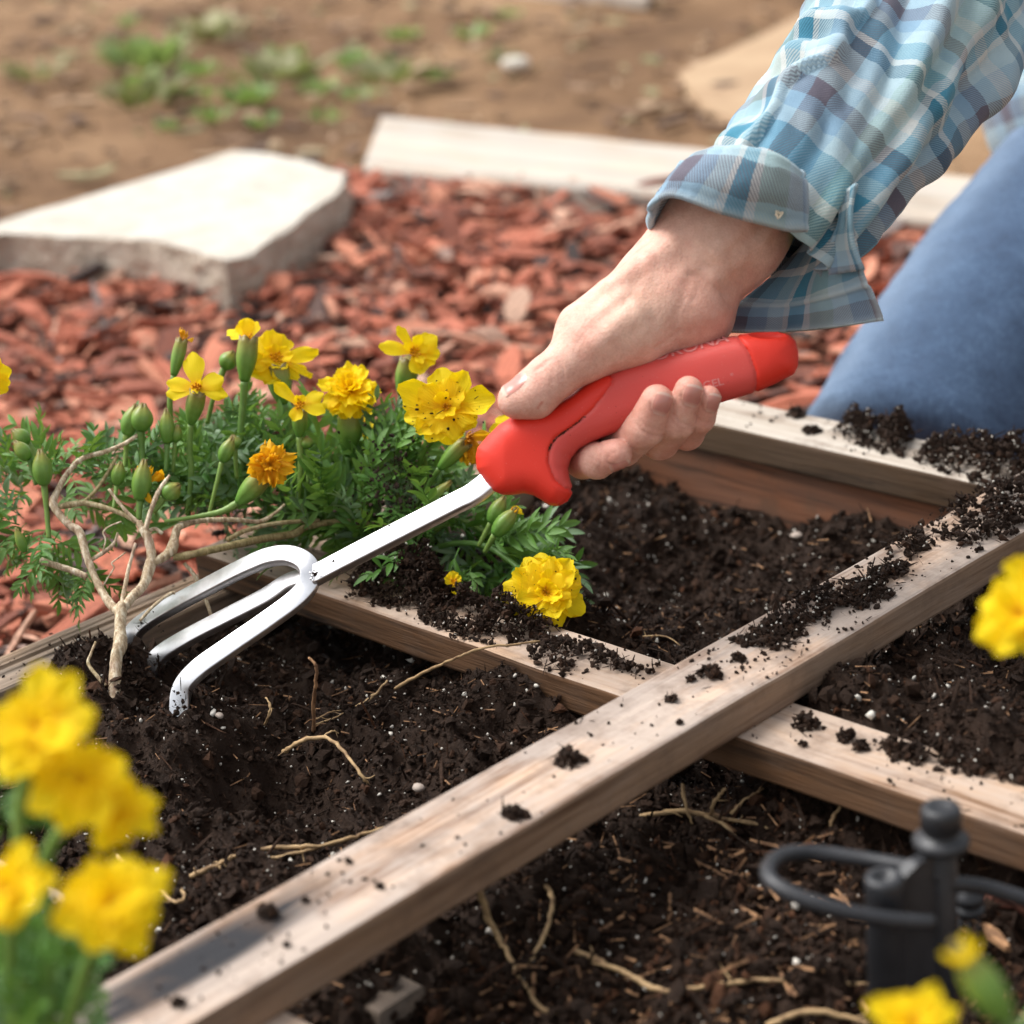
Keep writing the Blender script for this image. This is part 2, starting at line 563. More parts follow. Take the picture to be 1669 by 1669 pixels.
MAT['stem'] = leaf_mat('green_stem', (0.10, 0.22, 0.045), (0.21, 0.32, 0.07), 0.05, 0.45)
MAT['weed'] = leaf_mat('weed_leaf', (0.20, 0.30, 0.10), (0.32, 0.40, 0.17), 0.3, 0.55)

def petal_mat(name, tip, base, trans=0.42):
    m, nt, bs = new_mat(name); k = NT(nt)
    t = k.attr('along')
    s = k.attr('across')
    co = k.coord()
    col = k.mix(k.ramp(t, [(0.08, 0.0), (0.48, 1.0)]), base, tip)
    st = k.noise(k.mapping(co, (1, 1, 1)), 420, 3)
    col = k.mix(0.2, col, k.ramp(st, [(0.3, (0.86, 0.80, 0.6)), (0.7, (1.06, 1.06, 1.0))]), 'MULTIPLY')
    k.put(bs.inputs['Base Color'], col)
    bs.inputs['Roughness'].default_value = 0.55
    bs.inputs['Specular IOR Level'].default_value = 0.25
    rib = k.math('SINE', k.math('MULTIPLY', s, 30.0))
    k.put(bs.inputs['Normal'], k.bump(k.math('ADD', k.math('MULTIPLY', rib, 0.4), st), 0.3, 0.0008))
    tr = k.n('ShaderNodeBsdfTranslucent')
    k.put(tr.inputs['Color'], col)
    mx = k.n('ShaderNodeMixShader'); mx.inputs[0].default_value = trans
    out = nt.nodes['Material Output']
    nt.links.new(bs.outputs[0], mx.inputs[1]); nt.links.new(tr.outputs[0], mx.inputs[2]); nt.links.new(mx.outputs[0], out.inputs[0])
    return m
MAT['petal'] = petal_mat('yellow_petal', (0.98, 0.745, 0.006), (0.95, 0.58, 0.004))
MAT['wilt'] = petal_mat('wilted_petal', (0.86, 0.47, 0.012), (0.62, 0.25, 0.010))

def calyx_mat():
    m, nt, bs = new_mat('calyx'); k = NT(nt)
    t = k.attr('along')
    n = k.noise(k.coord(), 300, 4)
    col = k.ramp(t, [(0.0, (0.09, 0.23, 0.035)), (0.55, (0.15, 0.27, 0.045)), (0.9, (0.24, 0.24, 0.045)), (1.0, (0.19, 0.13, 0.035))])
    col = k.mix(0.5, col, k.ramp(n, [(0.3, (0.7, 0.75, 0.7)), (0.7, (1.2, 1.15, 1.1))]), 'MULTIPLY')
    k.put(bs.inputs['Base Color'], col)
    bs.inputs['Roughness'].default_value = 0.4
    bs.inputs['Specular IOR Level'].default_value = 0.4
    k.put(bs.inputs['Normal'], k.bump(n, 0.3, 0.0006))
    return m
MAT['calyx'] = calyx_mat()

def bark_mat():
    m, nt, bs = new_mat('woody_stem'); k = NT(nt)
    co = k.coord()
    t = k.attr('tint')
    n = k.noise(k.mapping(co, (1, 1, 0.18)), 520, 5, 0.7)
    brown = k.ramp(n, [(0.32, (0.22, 0.135, 0.08)), (0.48, (0.50, 0.37, 0.235)), (0.62, (0.80, 0.70, 0.53))])
    olive = k.ramp(n, [(0.32, (0.12, 0.10, 0.025)), (0.55, (0.27, 0.21, 0.06)), (0.7, (0.42, 0.34, 0.14))])
    col = k.mix(t, brown, olive)
    pat = k.ramp(k.noise(co, 55, 3), [(0.55, 0.0), (0.68, 1.0)])
    col = k.mix(k.math('MULTIPLY', pat, k.math('SUBTRACT', 0.55, k.math('MULTIPLY', t, 0.5))), col, (0.22, 0.10, 0.10))
    k.put(bs.inputs['Base Color'], col)
    bs.inputs['Roughness'].default_value = 0.7
    k.put(bs.inputs['Normal'], k.bump(n, 0.7, 0.001))
    return m
MAT['bark'] = bark_mat()

def skin_mat():
    m, nt, bs = new_mat('skin'); k = NT(nt)
    co = k.coord()
    big = k.noise(co, 45, 3, 0.5)
    mid = k.noise(co, 190, 4, 0.6)
    col = k.ramp(big, [(0.3, (0.645, 0.365, 0.285)), (0.7, (0.75, 0.50, 0.405))])
    col = k.mix(0.8, col, k.ramp(mid, [(0.3, (0.84, 0.72, 0.69)), (0.7, (1.10, 1.10, 1.08))]), 'MULTIPLY')
    col = k.mix(k.math('MULTIPLY', k.ramp(k.noise(co, 75, 4, 0.6), [(0.48, 0.0), (0.72, 1.0)]), 0.45), col, (0.62, 0.27, 0.20))
    col = k.mix(k.math('MULTIPLY', k.ramp(k.noise(co, 1300, 3, 0.6), [(0.4, 1.0), (0.55, 0.0)]), 0.20), col, (0.42, 0.20, 0.15))
    col = k.mix(k.math('MULTIPLY', k.attr('crease'), 0.38, True), col, (0.44, 0.19, 0.14))
    red = k.attr('redness')
    col = k.mix(k.math('MULTIPLY', red, 0.75, True), col, (0.56, 0.185, 0.135))
    pale = k.attr('pale')
    col = k.mix(k.math('MULTIPLY', pale, 0.5, True), col, (0.70, 0.50, 0.36))
    ink = k.attr('ink')
    inkc = k.mix(k.ramp(k.noise(co, 160, 2), [(0.45, 0.0), (0.55, 1.0)]), (0.03, 0.17, 0.08), (0.13, 0.30, 0.07))
    col = k.mix(k.math('MULTIPLY', ink, 0.9, True), col, inkc)
    k.put(bs.inputs['Base Color'], col)
    bs.inputs['Roughness'].default_value = 0.55
    bs.inputs['Specular IOR Level'].default_value = 0.32
    bs.inputs['Subsurface Weight'].default_value = 0.22
    bs.inputs['Subsurface Radius'].default_value = (1.0, 0.35, 0.2)
    bs.inputs['Subsurface Scale'].default_value = 0.0035
    v = k.voro(k.mapping(co, (1, 1, 1)), 900)
    cr = k.attr('crease')
    h = k.math('SUBTRACT', k.math('ADD', k.math('MULTIPLY', v, 0.35), k.noise(co, 420, 4, 0.65)), k.math('MULTIPLY', cr, 0.5))
    k.put(bs.inputs['Normal'], k.bump(h, 0.42, 0.0007))
    return m
MAT['skin'] = skin_mat()
def nail_mat():
    m, nt, bs = new_mat('fingernail'); k = NT(nt)
    t = k.attr('along')
    col = k.ramp(t, [(0.0, (0.66, 0.40, 0.33)), (0.08, (0.60, 0.33, 0.265)), (0.22, (0.50, 0.205, 0.165)), (0.86, (0.53, 0.235, 0.185)), (0.92, (0.64, 0.40, 0.32)), (1.0, (0.66, 0.46, 0.36))])
    k.put(bs.inputs['Base Color'], col)
    bs.inputs['Roughness'].default_value = 0.24
    bs.inputs['Subsurface Weight'].default_value = 0.15
    bs.inputs['Subsurface Scale'].default_value = 0.002
    return m
MAT['nail'] = nail_mat()

def plaid_mat():
    m, nt, bs = new_mat('plaid_cotton'); k = NT(nt)
    u = k.attr('cu'); v = k.attr('cv')           # metres round and along the cloth
    pale, teal, dteal, mauve, cream, navy = (0.34, 0.455, 0.50), (0.055, 0.215, 0.305), (0.022, 0.10, 0.155), (0.115, 0.105, 0.135), (0.50, 0.52, 0.50), (0.10, 0.15, 0.24)
    sky_, sage = (0.205, 0.325, 0.43), (0.28, 0.40, 0.375)
    wob = k.noise(k.coord(), 45, 3)
    fu = k.math('FRACT', k.math('DIVIDE', k.math('ADD', u, k.math('MULTIPLY', wob, 0.004)), 0.062))
    fv = k.math('FRACT', k.math('DIVIDE', k.math('ADD', v, k.math('MULTIPLY', wob, 0.004)), 0.066))
    ru = k.ramp(fu, [(0.0, sky_), (0.16, mauve), (0.30, sky_), (0.42, pale), (0.52, cream), (0.56, teal), (0.66, cream), (0.70, sage), (0.86, pale)], 'CONSTANT')
    rv = k.ramp(fv, [(0.0, pale), (0.14, dteal), (0.24, cream), (0.29, teal), (0.44, pale), (0.55, sky_), (0.66, mauve), (0.78, pale), (0.90, cream)], 'CONSTANT')
    tw = k.math('SINE', k.math('MULTIPLY', k.math('ADD', u, v), 5200.0))
    tw2 = k.ramp(k.math('ADD', k.math('MULTIPLY', tw, 0.28), 0.5), [(0.25, 0.22), (0.75, 0.78)])
    col = k.mix(tw2, ru, rv)
    nz = k.noise(k.coord(), 70, 5, 0.6)
    col = k.mix(0.7, col, k.ramp(nz, [(0.3, (0.80, 0.84, 0.88)), (0.7, (1.12, 1.1, 1.08))]), 'MULTIPLY')
    e = k.attr('edge')
    col = k.mix(k.math('MULTIPLY', e, 0.55, True), col, (0.62, 0.70, 0.70))
    k.put(bs.inputs['Base Color'], col)
    bs.inputs['Roughness'].default_value = 0.85
    bs.inputs['Specular IOR Level'].default_value = 0.15
    bs.inputs['Sheen Weight'].default_value = 0.15
    h = k.math('ADD', k.math('MULTIPLY', tw, 0.12), k.noise(k.coord(), 1500, 2))
    k.put(bs.inputs['Normal'], k.bump(h, 0.4, 0.0006))
    return m
MAT['plaid'] = plaid_mat()
MAT['thread'] = simple('stitch_thread', (0.46, 0.56, 0.56), 0.8)
def denim_mat():
    m, nt, bs = new_mat('blue_denim'); k = NT(nt)
    co = k.coord()
    u, v = k.attr('cu'), k.attr('cv')
    n = k.noise(co, 34, 6, 0.72)
    tw = k.math('SINE', k.math('MULTIPLY', k.math('ADD', k.math('MULTIPLY', u, 0.9), v), 2600.0))
    slub = k.noise(k.mapping(co, (1, 1, 0.12), (0, 0, 0), (0.5, 0.3, 0)), 620, 3, 0.6)
    col = k.ramp(k.math('ADD', k.math('MULTIPLY', n, 0.45), k.math('MULTIPLY', slub, 0.55)), [(0.36, (0.012, 0.028, 0.068)), (0.52, (0.030, 0.064, 0.132)), (0.66, (0.072, 0.125, 0.215))])
    col = k.mix(k.math('MULTIPLY', k.attr('edge'), 0.55, True), col, k.mix(slub, (0.17, 0.245, 0.35), (0.30, 0.385, 0.49)))  # light on the thigh's left side mixed into the denim colour
    col = k.mix(k.math('ADD', 0.12, k.math('MULTIPLY', tw, 0.10)), col, (0.30, 0.36, 0.44))
    k.put(bs.inputs['Base Color'], col)
    bs.inputs['Roughness'].default_value = 0.88
    bs.inputs['Specular IOR Level'].default_value = 0.12
    k.put(bs.inputs['Normal'], k.bump(k.math('ADD', slub, k.math('MULTIPLY', tw, 0.2)), 0.6, 0.0012))
    return m
MAT['denim'] = denim_mat()

def dirt_mat():
    m, nt, bs = new_mat('bare_dirt'); k = NT(nt)
    co = k.coord()
    n = k.noise(co, 2.6, 6, 0.6)
    f = k.noise(co, 60, 5, 0.7)
    col = k.ramp(n, [(0.30, (0.100, 0.058, 0.034)), (0.47, (0.205, 0.122, 0.068)), (0.66, (0.335, 0.215, 0.124))])
    col = k.mix(0.7, col, k.ramp(f, [(0.3, (0.72, 0.68, 0.64)), (0.7, (1.15, 1.15, 1.15))]), 'MULTIPLY')
    k.put(bs.inputs['Base Color'], col)
    bs.inputs['Roughness'].default_value = 0.95
    bs.inputs['Specular IOR Level'].default_value = 0.1
    k.put(bs.inputs['Normal'], k.bump(f, 0.6, 0.01))
    return m
MAT['dirt'] = dirt_mat()
MAT['mulchbase'] = simple('mulch_litter', (0.10, 0.045, 0.03), 0.9, 0.15, ((0.20, 0.075, 0.045), 60, 0.4, 0.65), bump=(120, 1.0, 0.006))

ZG = -0.10          # level of the mulch and dirt outside the bed

# ================================================================== SETTING
# bare dirt to the horizon, gently uneven near the bed
mb = MB()
gx = np.concatenate([np.linspace(-80, -6, 12), np.linspace(-5.5, 3, 86), np.linspace(4, 80, 12)])
gy = np.concatenate([np.linspace(-80, -3, 12), np.linspace(-2.5, 6, 86), np.linspace(7, 80, 12)])
XX, YY = np.meshgrid(gx, gy, indexing='ij')
near = np.exp(-(XX ** 2 + YY ** 2) / 40)
ZZ = ZG - 0.012 + 0.03 * fbm2(XX * 1.3 + 3, YY * 1.3) * near * np.clip((np.hypot(XX, YY) - 1.2) / 1.0, 0, 1)
mb.add(np.stack([XX, YY, ZZ], -1), grid_faces(len(gx), len(gy), False))
ground = tag(mb.build('ground', MAT['dirt']), kind='structure')

def mulch_limit(u):
    return np.interp(u, [-400, 0, 565, 1100, 1669, 2100], [455, 410, 300, 340, 420, 470])

# mulch sheet and its chips
mb = MB()
edge = [G(u, float(mulch_limit(u)) - 6, ZG - 0.003) for u in np.linspace(-400, 2000, 25)]
nearrow = [np.array([x, y, ZG - 0.003]) for x, y in zip(np.linspace(-0.9, 0.6, 25), np.linspace(-0.9, 0.4, 25))]
gridr = [[e * (1 - t) + q * t for e, q in zip(edge, nearrow)] for t in np.linspace(0, 1, 12)]
V = np.array(gridr); V[..., 2] += 0.006 * fbm2(V[..., 0] * 9, V[..., 1] * 9)
mb.add(V, grid_faces(12, 25, False))
mulch = tag(mb.build('mulch_bed', MAT['mulchbase']), kind='structure')

def chip_geo(L, W, T, rg):
    t = np.array([-1, -0.35, 0.4, 1.0])
    w = np.array([0.55, 1, 0.95, 0.45]) * rg.uniform(0.75, 1.2, 4)
    bend = rg.normal(0, 0.12) * T
    skew = rg.normal(0, 0.25) * W
    V = []
    for i in range(4):
        for a, b in ((-1, -1), (1, -1), (1, 1), (-1, 1)):
            V.append((t[i] * L / 2 + rg.normal(0, 0.05) * L * 0.5, a * w[i] * W / 2 + skew * t[i] + rg.normal(0, 0.06) * W,
                      b * T / 2 * rg.uniform(0.6, 1.2) + bend * (1 - t[i] ** 2) * 6))
    Fq = np.vstack([grid_faces(4, 4), [[3, 2, 1, 0]], [[12, 13, 14, 15]]])
    return np.array(V), Fq
chip_bank = [chip_geo(RNG.uniform(0.03, 0.06), RNG.uniform(0.004, 0.007), RNG.uniform(0.002, 0.004), RNG) if q_ % 4 == 3 else chip_geo(RNG.uniform(0.034, 0.078), RNG.uniform(0.011, 0.023), RNG.uniform(0.0022, 0.0055), RNG) for q_ in range(16)]
cand = np.stack([RNG.uniform(-2.1, 0.75, 26000), RNG.uniform(-0.55, 1.75, 26000)], 1)
pts = np.hstack([cand, np.full((len(cand), 1), ZG)])
cu, cv, cd = proj(pts)
ok = (cu > -260) & (cu < 1950) & (cv > mulch_limit(cu)) & (cv < 1500) & ~((cand[:, 0] > -0.30) & (cand[:, 1] < 0.292) & (cand[:, 0] < 0.36))
cand, cu, cv, cd = cand[ok], cu[ok], cv[ok], cd[ok]
vis = (cu > -20) & (cu < 1680) & (cv < 1090)
vis &= ~in_poly(cu, cv, [(1000, 300), (1420, 520), (1190, 560), (1290, 660), (1669, 760), (1669, 300)])
NCH = min(len(cand), 5200)
cand, cu, cd, vis = cand[:NCH], cu[:NCH], cd[:NCH], vis[:NCH]
kind = RNG.integers(0, 16, NCH); size = RNG.uniform(0.40, 1.35, NCH)
size[RNG.random(NCH) < 0.25] *= 0.6
layer = RNG.random(NCH) ** 1.5 * 0.020
LEN = np.array([np.ptp(b[0][:, 0]) for b in chip_bank])
show = np.where(vis, LEN[kind] * size / cd, 0) * (0.6 + layer / 0.02 * 0.4)
big = set(np.argsort(-show)[:300].tolist())
chip_me = []
for Vc, Fc in chip_bank:
    q = MB(); q.add(Vc, Fc); chip_me.append(q.mesh('chip', MAT['chip'], False))
rest = MB()
for i in range(NCH):
    e = (RNG.normal(0, 0.20), RNG.normal(0, 0.24), RNG.uniform(0, 6.283))
    loc = (cand[i, 0], cand[i, 1], ZG + 0.003 + layer[i])
    mat_ = Matrix.Translation(loc) @ (Matrix.Rotation(e[2], 4, 'Z') @ Matrix.Rotation(e[1], 4, 'Y') @ Matrix.Rotation(e[0], 4, 'X')) @ Matrix.Scale(size[i], 4)
    if i in big:
        o = bpy.data.objects.new('chip', chip_me[kind[i]])
        o.parent = mulch
        o.matrix_basis = mat_
        COL.objects.link(o)
    else:
        A = np.array(mat_)
        rest.add(chip_bank[kind[i]][0] @ A[:3, :3].T + A[:3, 3], chip_bank[kind[i]][1], tint=RNG.random())
fin = np.stack([RNG.uniform(-1.2, 0.2, 9000), RNG.uniform(-0.5, 1.2, 9000)], 1)
fu, fv, fd_ = proj(np.hstack([fin, np.full((9000, 1), ZG)]))
for q_ in fin[(fu > -60) & (fu < 1250) & (fv > mulch_limit(fu)) & (fv < 1100) & ~((fin[:, 0] > -0.29) & (fin[:, 1] < 0.28))][:2600]:
    L_ = RNG.uniform(.006, .02); Vc, Fc = chip_geo(L_, RNG.uniform(.0015, .004), RNG.uniform(.001, .002), RNG)
    A = np.array((Matrix.Rotation(RNG.uniform(0, 6.28), 4, 'Z') @ Matrix.Rotation(RNG.normal(0, .3), 4, 'Y')).to_3x3())
    rest.add(Vc @ A.T + [q_[0], q_[1], ZG + RNG.uniform(.012, .027)], Fc, tint=RNG.random())
tag(rest.build('small_chips', MAT['chips'], mulch, smooth=False), kind='stuff')

# ------------------------------------------------------------------ raised bed and its slats
def lumber(name, axis, lo, hi, mat, parent=None, r=0.0016, warp=0.0004, groove=0.0):
    lo, hi = np.array(lo, float), np.array(hi, float)
    o1, o2 = [(1, 2), (0, 2), (0, 1)][axis]
    c1, c2 = (lo + hi)[o1] / 2, (lo + hi)[o2] / 2
    n = max(8, int((hi - lo)[axis] / 0.008))
    t = np.linspace(lo[axis], hi[axis], n)
    c = np.zeros((n, 3)); c[:, axis] = t
    c[:, o1] = c1 + warp * fbm2(t * 7 + c1 * 50, t * 0 + c2 * 31); c[:, o2] = c2
    up = np.zeros(3); up[o1] = 1
    p = rrect((hi - lo)[o1], (hi - lo)[o2], r, 3)
    if groove:                                     # weathered: grooves between the growth rings, on the upper side
        w_, h_ = (hi - lo)[o1], (hi - lo)[o2]
        k_ = 56
        xs_ = np.linspace(w_ / 2 - .001, -w_ / 2 + .001, k_)
        g_ = groove * np.clip(fbm2(xs_ * 420, xs_ * 0 + 1.5, 2) * 2.2 + 0.15, -1, 1)
        p = np.vstack([np.stack([xs_, h_ / 2 - .0008 + g_], 1), [[-w_ / 2, h_ / 2 - .002], [-w_ / 2, -h_ / 2], [w_ / 2, -h_ / 2], [w_ / 2, h_ / 2 - .002]]])
        up = -up
    m = MB(); sweep(m, c, p, 1.0, up)
    Vv = m.v[0]; amp = 0.00055
    for ax_ in range(3):
        if ax_ != axis:
            Vv[:, ax_] += amp * vn3(Vv[:, 0] * (25 if axis == 0 else 120) + ax_ * 9, Vv[:, 1] * (25 if axis == 1 else 120), Vv[:, 2] * 120)
    o = m.build(name, mat, parent, smooth=False)
    o.data.polygons.foreach_set('use_smooth', [False] * len(o.data.polygons))
    return o
BX0, BX1, BY0, BY1 = -0.282, 0.36, -0.46, 0.279
def grooved(o, axis, zmin):
    """weathered top: long grooves between the hard growth rings"""
    return o
bed = thing('raised_bed', 'low raised garden bed of weathered boards filled with dark soil', 'garden bed', (BX0, BY0, ZG))
b = lumber('side_board', 1, (BX0, BY0 + 0.03, ZG - 0.02), (-0.249, BY1 - 0.001, -0.0163), MAT['wall'], bed, groove=0.0011)
b['label'] = 'grey weathered left side board with deep grain'
b = lumber('back_board', 0, (-0.2488, 0.2445, ZG - 0.02), (BX1 - 0.034, BY1 - 0.003, -0.0182), MAT['backwall'], bed)
b['label'] = 'red brown back board below the pale slat'
lumber('side_board', 1, (BX1 - 0.033, BY0 + 0.03, ZG - 0.02), (BX1, BY1 - 0.001, -0.0163), MAT['wall'], bed)
lumber('front_board', 0, (BX0, BY0, ZG - 0.02), (BX1, BY0 + 0.0297, -0.0163), MAT['wall'], bed)

def slat_thing(name, label, cat, axis, lo, hi, mat, group):
    return tag(lumber(name, axis, lo, hi, mat), label, cat, group)
slat_thing('long_slat', 'pale planed pine slat with grey stain running diagonally across the bed on top', 'wooden slat', 1,
           (0.0255, -0.455, 0.0003), (0.0665, 0.36, 0.0160), MAT['beam'], 'slats of the planting grid')
ls_ = bpy.context.scene.objects['long_slat']
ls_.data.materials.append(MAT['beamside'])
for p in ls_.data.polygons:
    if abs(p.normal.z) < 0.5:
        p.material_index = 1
slat_thing('cross_slat', 'brown cross slat under the cultivator, heaped with soil, passing below the long slat', 'wooden slat', 0,
           (-0.270, -0.0368, -0.0160), (0.35, -0.0006, 0.0), MAT['cross'], 'slats of the planting grid')
cs_ = bpy.context.scene.objects['cross_slat']
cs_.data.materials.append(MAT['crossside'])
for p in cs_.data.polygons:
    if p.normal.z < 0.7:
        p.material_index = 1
slat_thing('cross_slat', 'pinkish cross slat at the bottom edge, behind the blurred foreground marigolds', 'wooden slat', 0,
           (-0.265, -0.3035, -0.0160), (0.079, -0.268, 0.0), MAT['beam'], 'slats of the planting grid')
back_slat = slat_thing('cross_slat', 'white topped back slat with soil clods in front of the kneeling knee', 'wooden slat', 0,
           (-0.279, 0.2400, -0.0175), (0.35, 0.2790, 0.0), MAT['backslat'], 'slats of the planting grid')
# old white paint on the top face only, worn through in places: its own material slot
mpaint = wood_mat('worn_white_paint', (0.52, 0.485, 0.435), (0.36, 0.31, 0.26), 0, 1.2, 0.35, (0.33, 0.26, 0.20), 0.8, shift=4.4, bump=0.3)
back_slat.data.materials.append(mpaint)
for p in back_slat.data.polygons:
    if p.normal.z > 0.85:
        p.material_index = 1

# ------------------------------------------------------------------ soil
def bump2(x, y, c, a, r):
    return a * np.exp(-(((x - c[0]) ** 2 + (y - c[1]) ** 2) / (r * r)))
HEAPS = [(G(190, 1125, -.02), .021, .040), (G(300, 1195, -.018), .011, .026), (G(235, 1092, -.018), -.002, .022), (G(120, 1110, -.015), .020, .026), (G(340, 1215, -.03), .008, .030), (G(420, 1345, -.05), -.026, .026),
         (G(480, 1300, -.04), -.010, .025), (G(860, 1085, -.01), .022, .032), (G(960, 1110, -.01), .020, .026), (G(760, 1200, -.03), .008, .05), (G(560, 1050, -.03), -.008, .035), (G(300, 1420, -.035), .006, .04),
         (G(1110, 930, -.05), -.022, .045), (G(960, 870, -.045), .012, .040), (G(900, 1000, -.02), .022, .026), (G(760, 930, -.02), .026, .030), (G(700, 900, -.02), .020, .035),
         (G(1430, 880, -.04), .010, .04), (G(1250, 880, -.05), -.008, .03), (G(1040, 1040, -.03), .010, .03),
         (G(1350, 1120, 0), .010, .026), (G(1420, 1130, 0), .006, .03), (G(1600, 1180, 0), .008, .05),
         (G(1180, 1290, -.045), -.014, .03), (G(1000, 1500, -.045), .006, .06), (G(1300, 1450, -.045), .008, .05)]
def soil_h(x, y):
    w = lambda t, s: 1 / (1 + np.exp(-t / s))
    rgt = w(x - 0.046, 0.006); bak = w(y + 0.018, 0.007)
    z = (1 - rgt) * (1 - bak) * -0.034 + (1 - rgt) * bak * -0.046 + rgt * bak * -0.010 + rgt * (1 - bak) * -0.044
    for c, a, r in HEAPS:
        z = z + bump2(x, y, c, a, r)
    z = z + 0.0135 * fbm2(x * 38, y * 38, 3) + 0.0085 * fbm2(x * 105 + 7, y * 105, 3) + 0.0030 * fbm2(x * 330, y * 330 + 9, 2)
    under = np.exp(-((y + 0.018) / 0.020) ** 4) * (1 - np.exp(-((x - 0.046) / 0.020) ** 4) * 0)
    z = np.where((np.abs(y + 0.0185) < 0.0195), np.minimum(z, -0.0185), z)
    z = np.where((np.abs(x - 0.046) < 0.0215), np.minimum(z, -0.002), z)
    z = np.where((np.abs(y + 0.2857) < 0.0185) & (x < 0.08), np.minimum(z, -0.018), z)
    return z
mb = MB()
sx = np.arange(-0.2488, 0.3268, 0.0015); sy = np.arange(-0.4298, 0.2443, 0.0015)
XX, YY = np.meshgrid(sx, sy, indexing='ij')
mb.add(np.stack([XX, YY, soil_h(XX, YY)], -1), grid_faces(len(sx), len(sy), False), tint=0.35)
soil = tag(mb.build('soil', MAT['soil']), kind='structure')

ICO = None
def ico_bank(n, rg):
    global ICO
    bm = bmesh.new(); bmesh.ops.create_icosphere(bm, subdivisions=1, radius=1.0)
    V = np.array([v.co[:] for v in bm.verts]); Fi = np.array([[v.index for v in f.verts] for f in bm.faces]); bm.free()
    return np.stack([V * rg.uniform(0.42, 1.40, (len(V), 1)) for _ in range(n)]), Fi
LUMP_V, LUMP_F = ico_bank(24, RNG)
def rand_rot(n, rg):
    q = rg.normal(size=(n, 4)); q /= np.linalg.norm(q, axis=1, keepdims=True)
    w, x, y, z = q.T
    return np.stack([1 - 2 * (y * y + z * z), 2 * (x * y - z * w), 2 * (x * z + y * w), 2 * (x * y + z * w), 1 - 2 * (x * x + z * z), 2 * (y * z - x * w),
                     2 * (x * z - y * w), 2 * (y * z + x * w), 1 - 2 * (x * x + y * y)], 1).reshape(n, 3, 3)
def lumps(mb, pos, size, tint, fibre=0.30):
    n = len(pos)
    k = RNG.integers(0, len(LUMP_V), n)
    s = np.stack([RNG.uniform(0.7, 1.4, n), RNG.uniform(0.5, 1.0, n), RNG.uniform(0.55, 1.0, n)], 1)
    fb = RNG.random(n) < fibre
    s[fb] = np.stack([RNG.uniform(1.8, 4.4, fb.sum()), RNG.uniform(0.14, 0.30, fb.sum()), RNG.uniform(0.12, 0.26, fb.sum())], 1)
    V = LUMP_V[k] * (s * np.asarray(size)[:, None])[:, None, :]
    V = np.einsum('nij,nkj->nki', rand_rot(n, RNG), V) + np.asarray(pos)[:, None, :]
    Fc = LUMP_F[None] + (np.arange(n) * 12)[:, None, None]
    mb.add(V.reshape(-1, 3), Fc.reshape(-1, 3), tint=np.repeat(np.broadcast_to(tint, (n,)), 12))

def visible_xy(n, x0, x1, y0, y1):
    p = np.stack([RNG.uniform(x0, x1, n), RNG.uniform(y0, y1, n)], 1)
    u, v, d = proj(np.hstack([p, np.full((n, 1), -0.03)]))
    return p[(u > -60) & (u < 1730) & (v > 640) & (v < 1740)]
def on_soil(p):
    return (np.abs(p[:, 1] + 0.0185) > 0.0195) & (np.abs(p[:, 0] - 0.046) > 0.0215) & ((np.abs(p[:, 1] + 0.2857) > 0.0195) | (p[:, 0] > 0.08))
p = visible_xy(112000, -0.246, 0.30, -0.40, 0.241)
sz = np.exp(RNG.normal(math.log(0.00082), 0.52, len(p)))
lg = RNG.random(len(p)) < 0.035
sz[lg] *= 2.0
front = (p[:, 0] > 0.05) & (p[:, 1] < -0.03)
sz[front] *= 1.35
sz = np.minimum(sz, 0.0042)
mb = MB()
z = soil_h(p[:, 0], p[:, 1]) + sz * RNG.uniform(0.0, 1.5, len(p))
tint = np.clip(RNG.beta(1.5, 2.6, len(p)), 0, 0.88)
hot = RNG.random(len(p)) < np.where(front, 0.13, 0.03)
tint[hot] = RNG.uniform(0.86, 1.0, hot.sum())
lumps(mb, np.column_stack([p, z]), sz, tint)
tag(mb.build('soil_crumbs', MAT['crumb'], soil, smooth=False), kind='stuff')
# white perlite grains
p = visible_xy(8500, -0.246, 0.30, -0.40, 0.241)
sz = np.exp(RNG.normal(math.log(0.00042), 0.55, len(p))); sz = np.minimum(sz, 0.0026)
mb = MB(); lumps(mb, np.column_stack([p, soil_h(p[:, 0], p[:, 1]) + sz * 1.1]), sz, 0.5, 0.0)
tag(mb.build('perlite_grains', MAT['perlite'], soil), kind='stuff')
# bark shreds and hair roots
mb = MB()
p = visible_xy(4600, -0.246, 0.30, -0.40, 0.241)
front = (p[:, 0] > 0.05) & (p[:, 1] < -0.03)
for q, fr in zip(p, front):
    if not fr and RNG.random() < 0.6:
        continue
    L = RNG.uniform(0.003, 0.010) * (1.3 if fr else 1); w = RNG.uniform(0.0003, 0.0011) * (1.7 if fr else 0.8)
    a = RNG.uniform(0, 6.28); d = np.array([math.cos(a), math.sin(a), RNG.normal(0, 0.22)])
    c = np.array([q[0], q[1], float(soil_h(q[0], q[1])) + 0.0014])
    s = np.array([-d[1], d[0], 0]) * w; n_ = np.array([0, 0, w * 0.6])
    V = [c - d * L / 2 - s * .5, c - d * L / 2 + s * .5, c - d * L / 2 + n_, c + d * L / 2 - s * .4, c + d * L / 2 + s * .4, c + d * L / 2 + n_]
    mb.add(V, [np.array([[0, 1, 4, 3], [1, 2, 5, 4], [2, 0, 3, 5]]), np.array([[0, 2, 1], [3, 4, 5]])])
tag(mb.build('bark_shreds', MAT['fibre'], soil, smooth=False), kind='stuff')

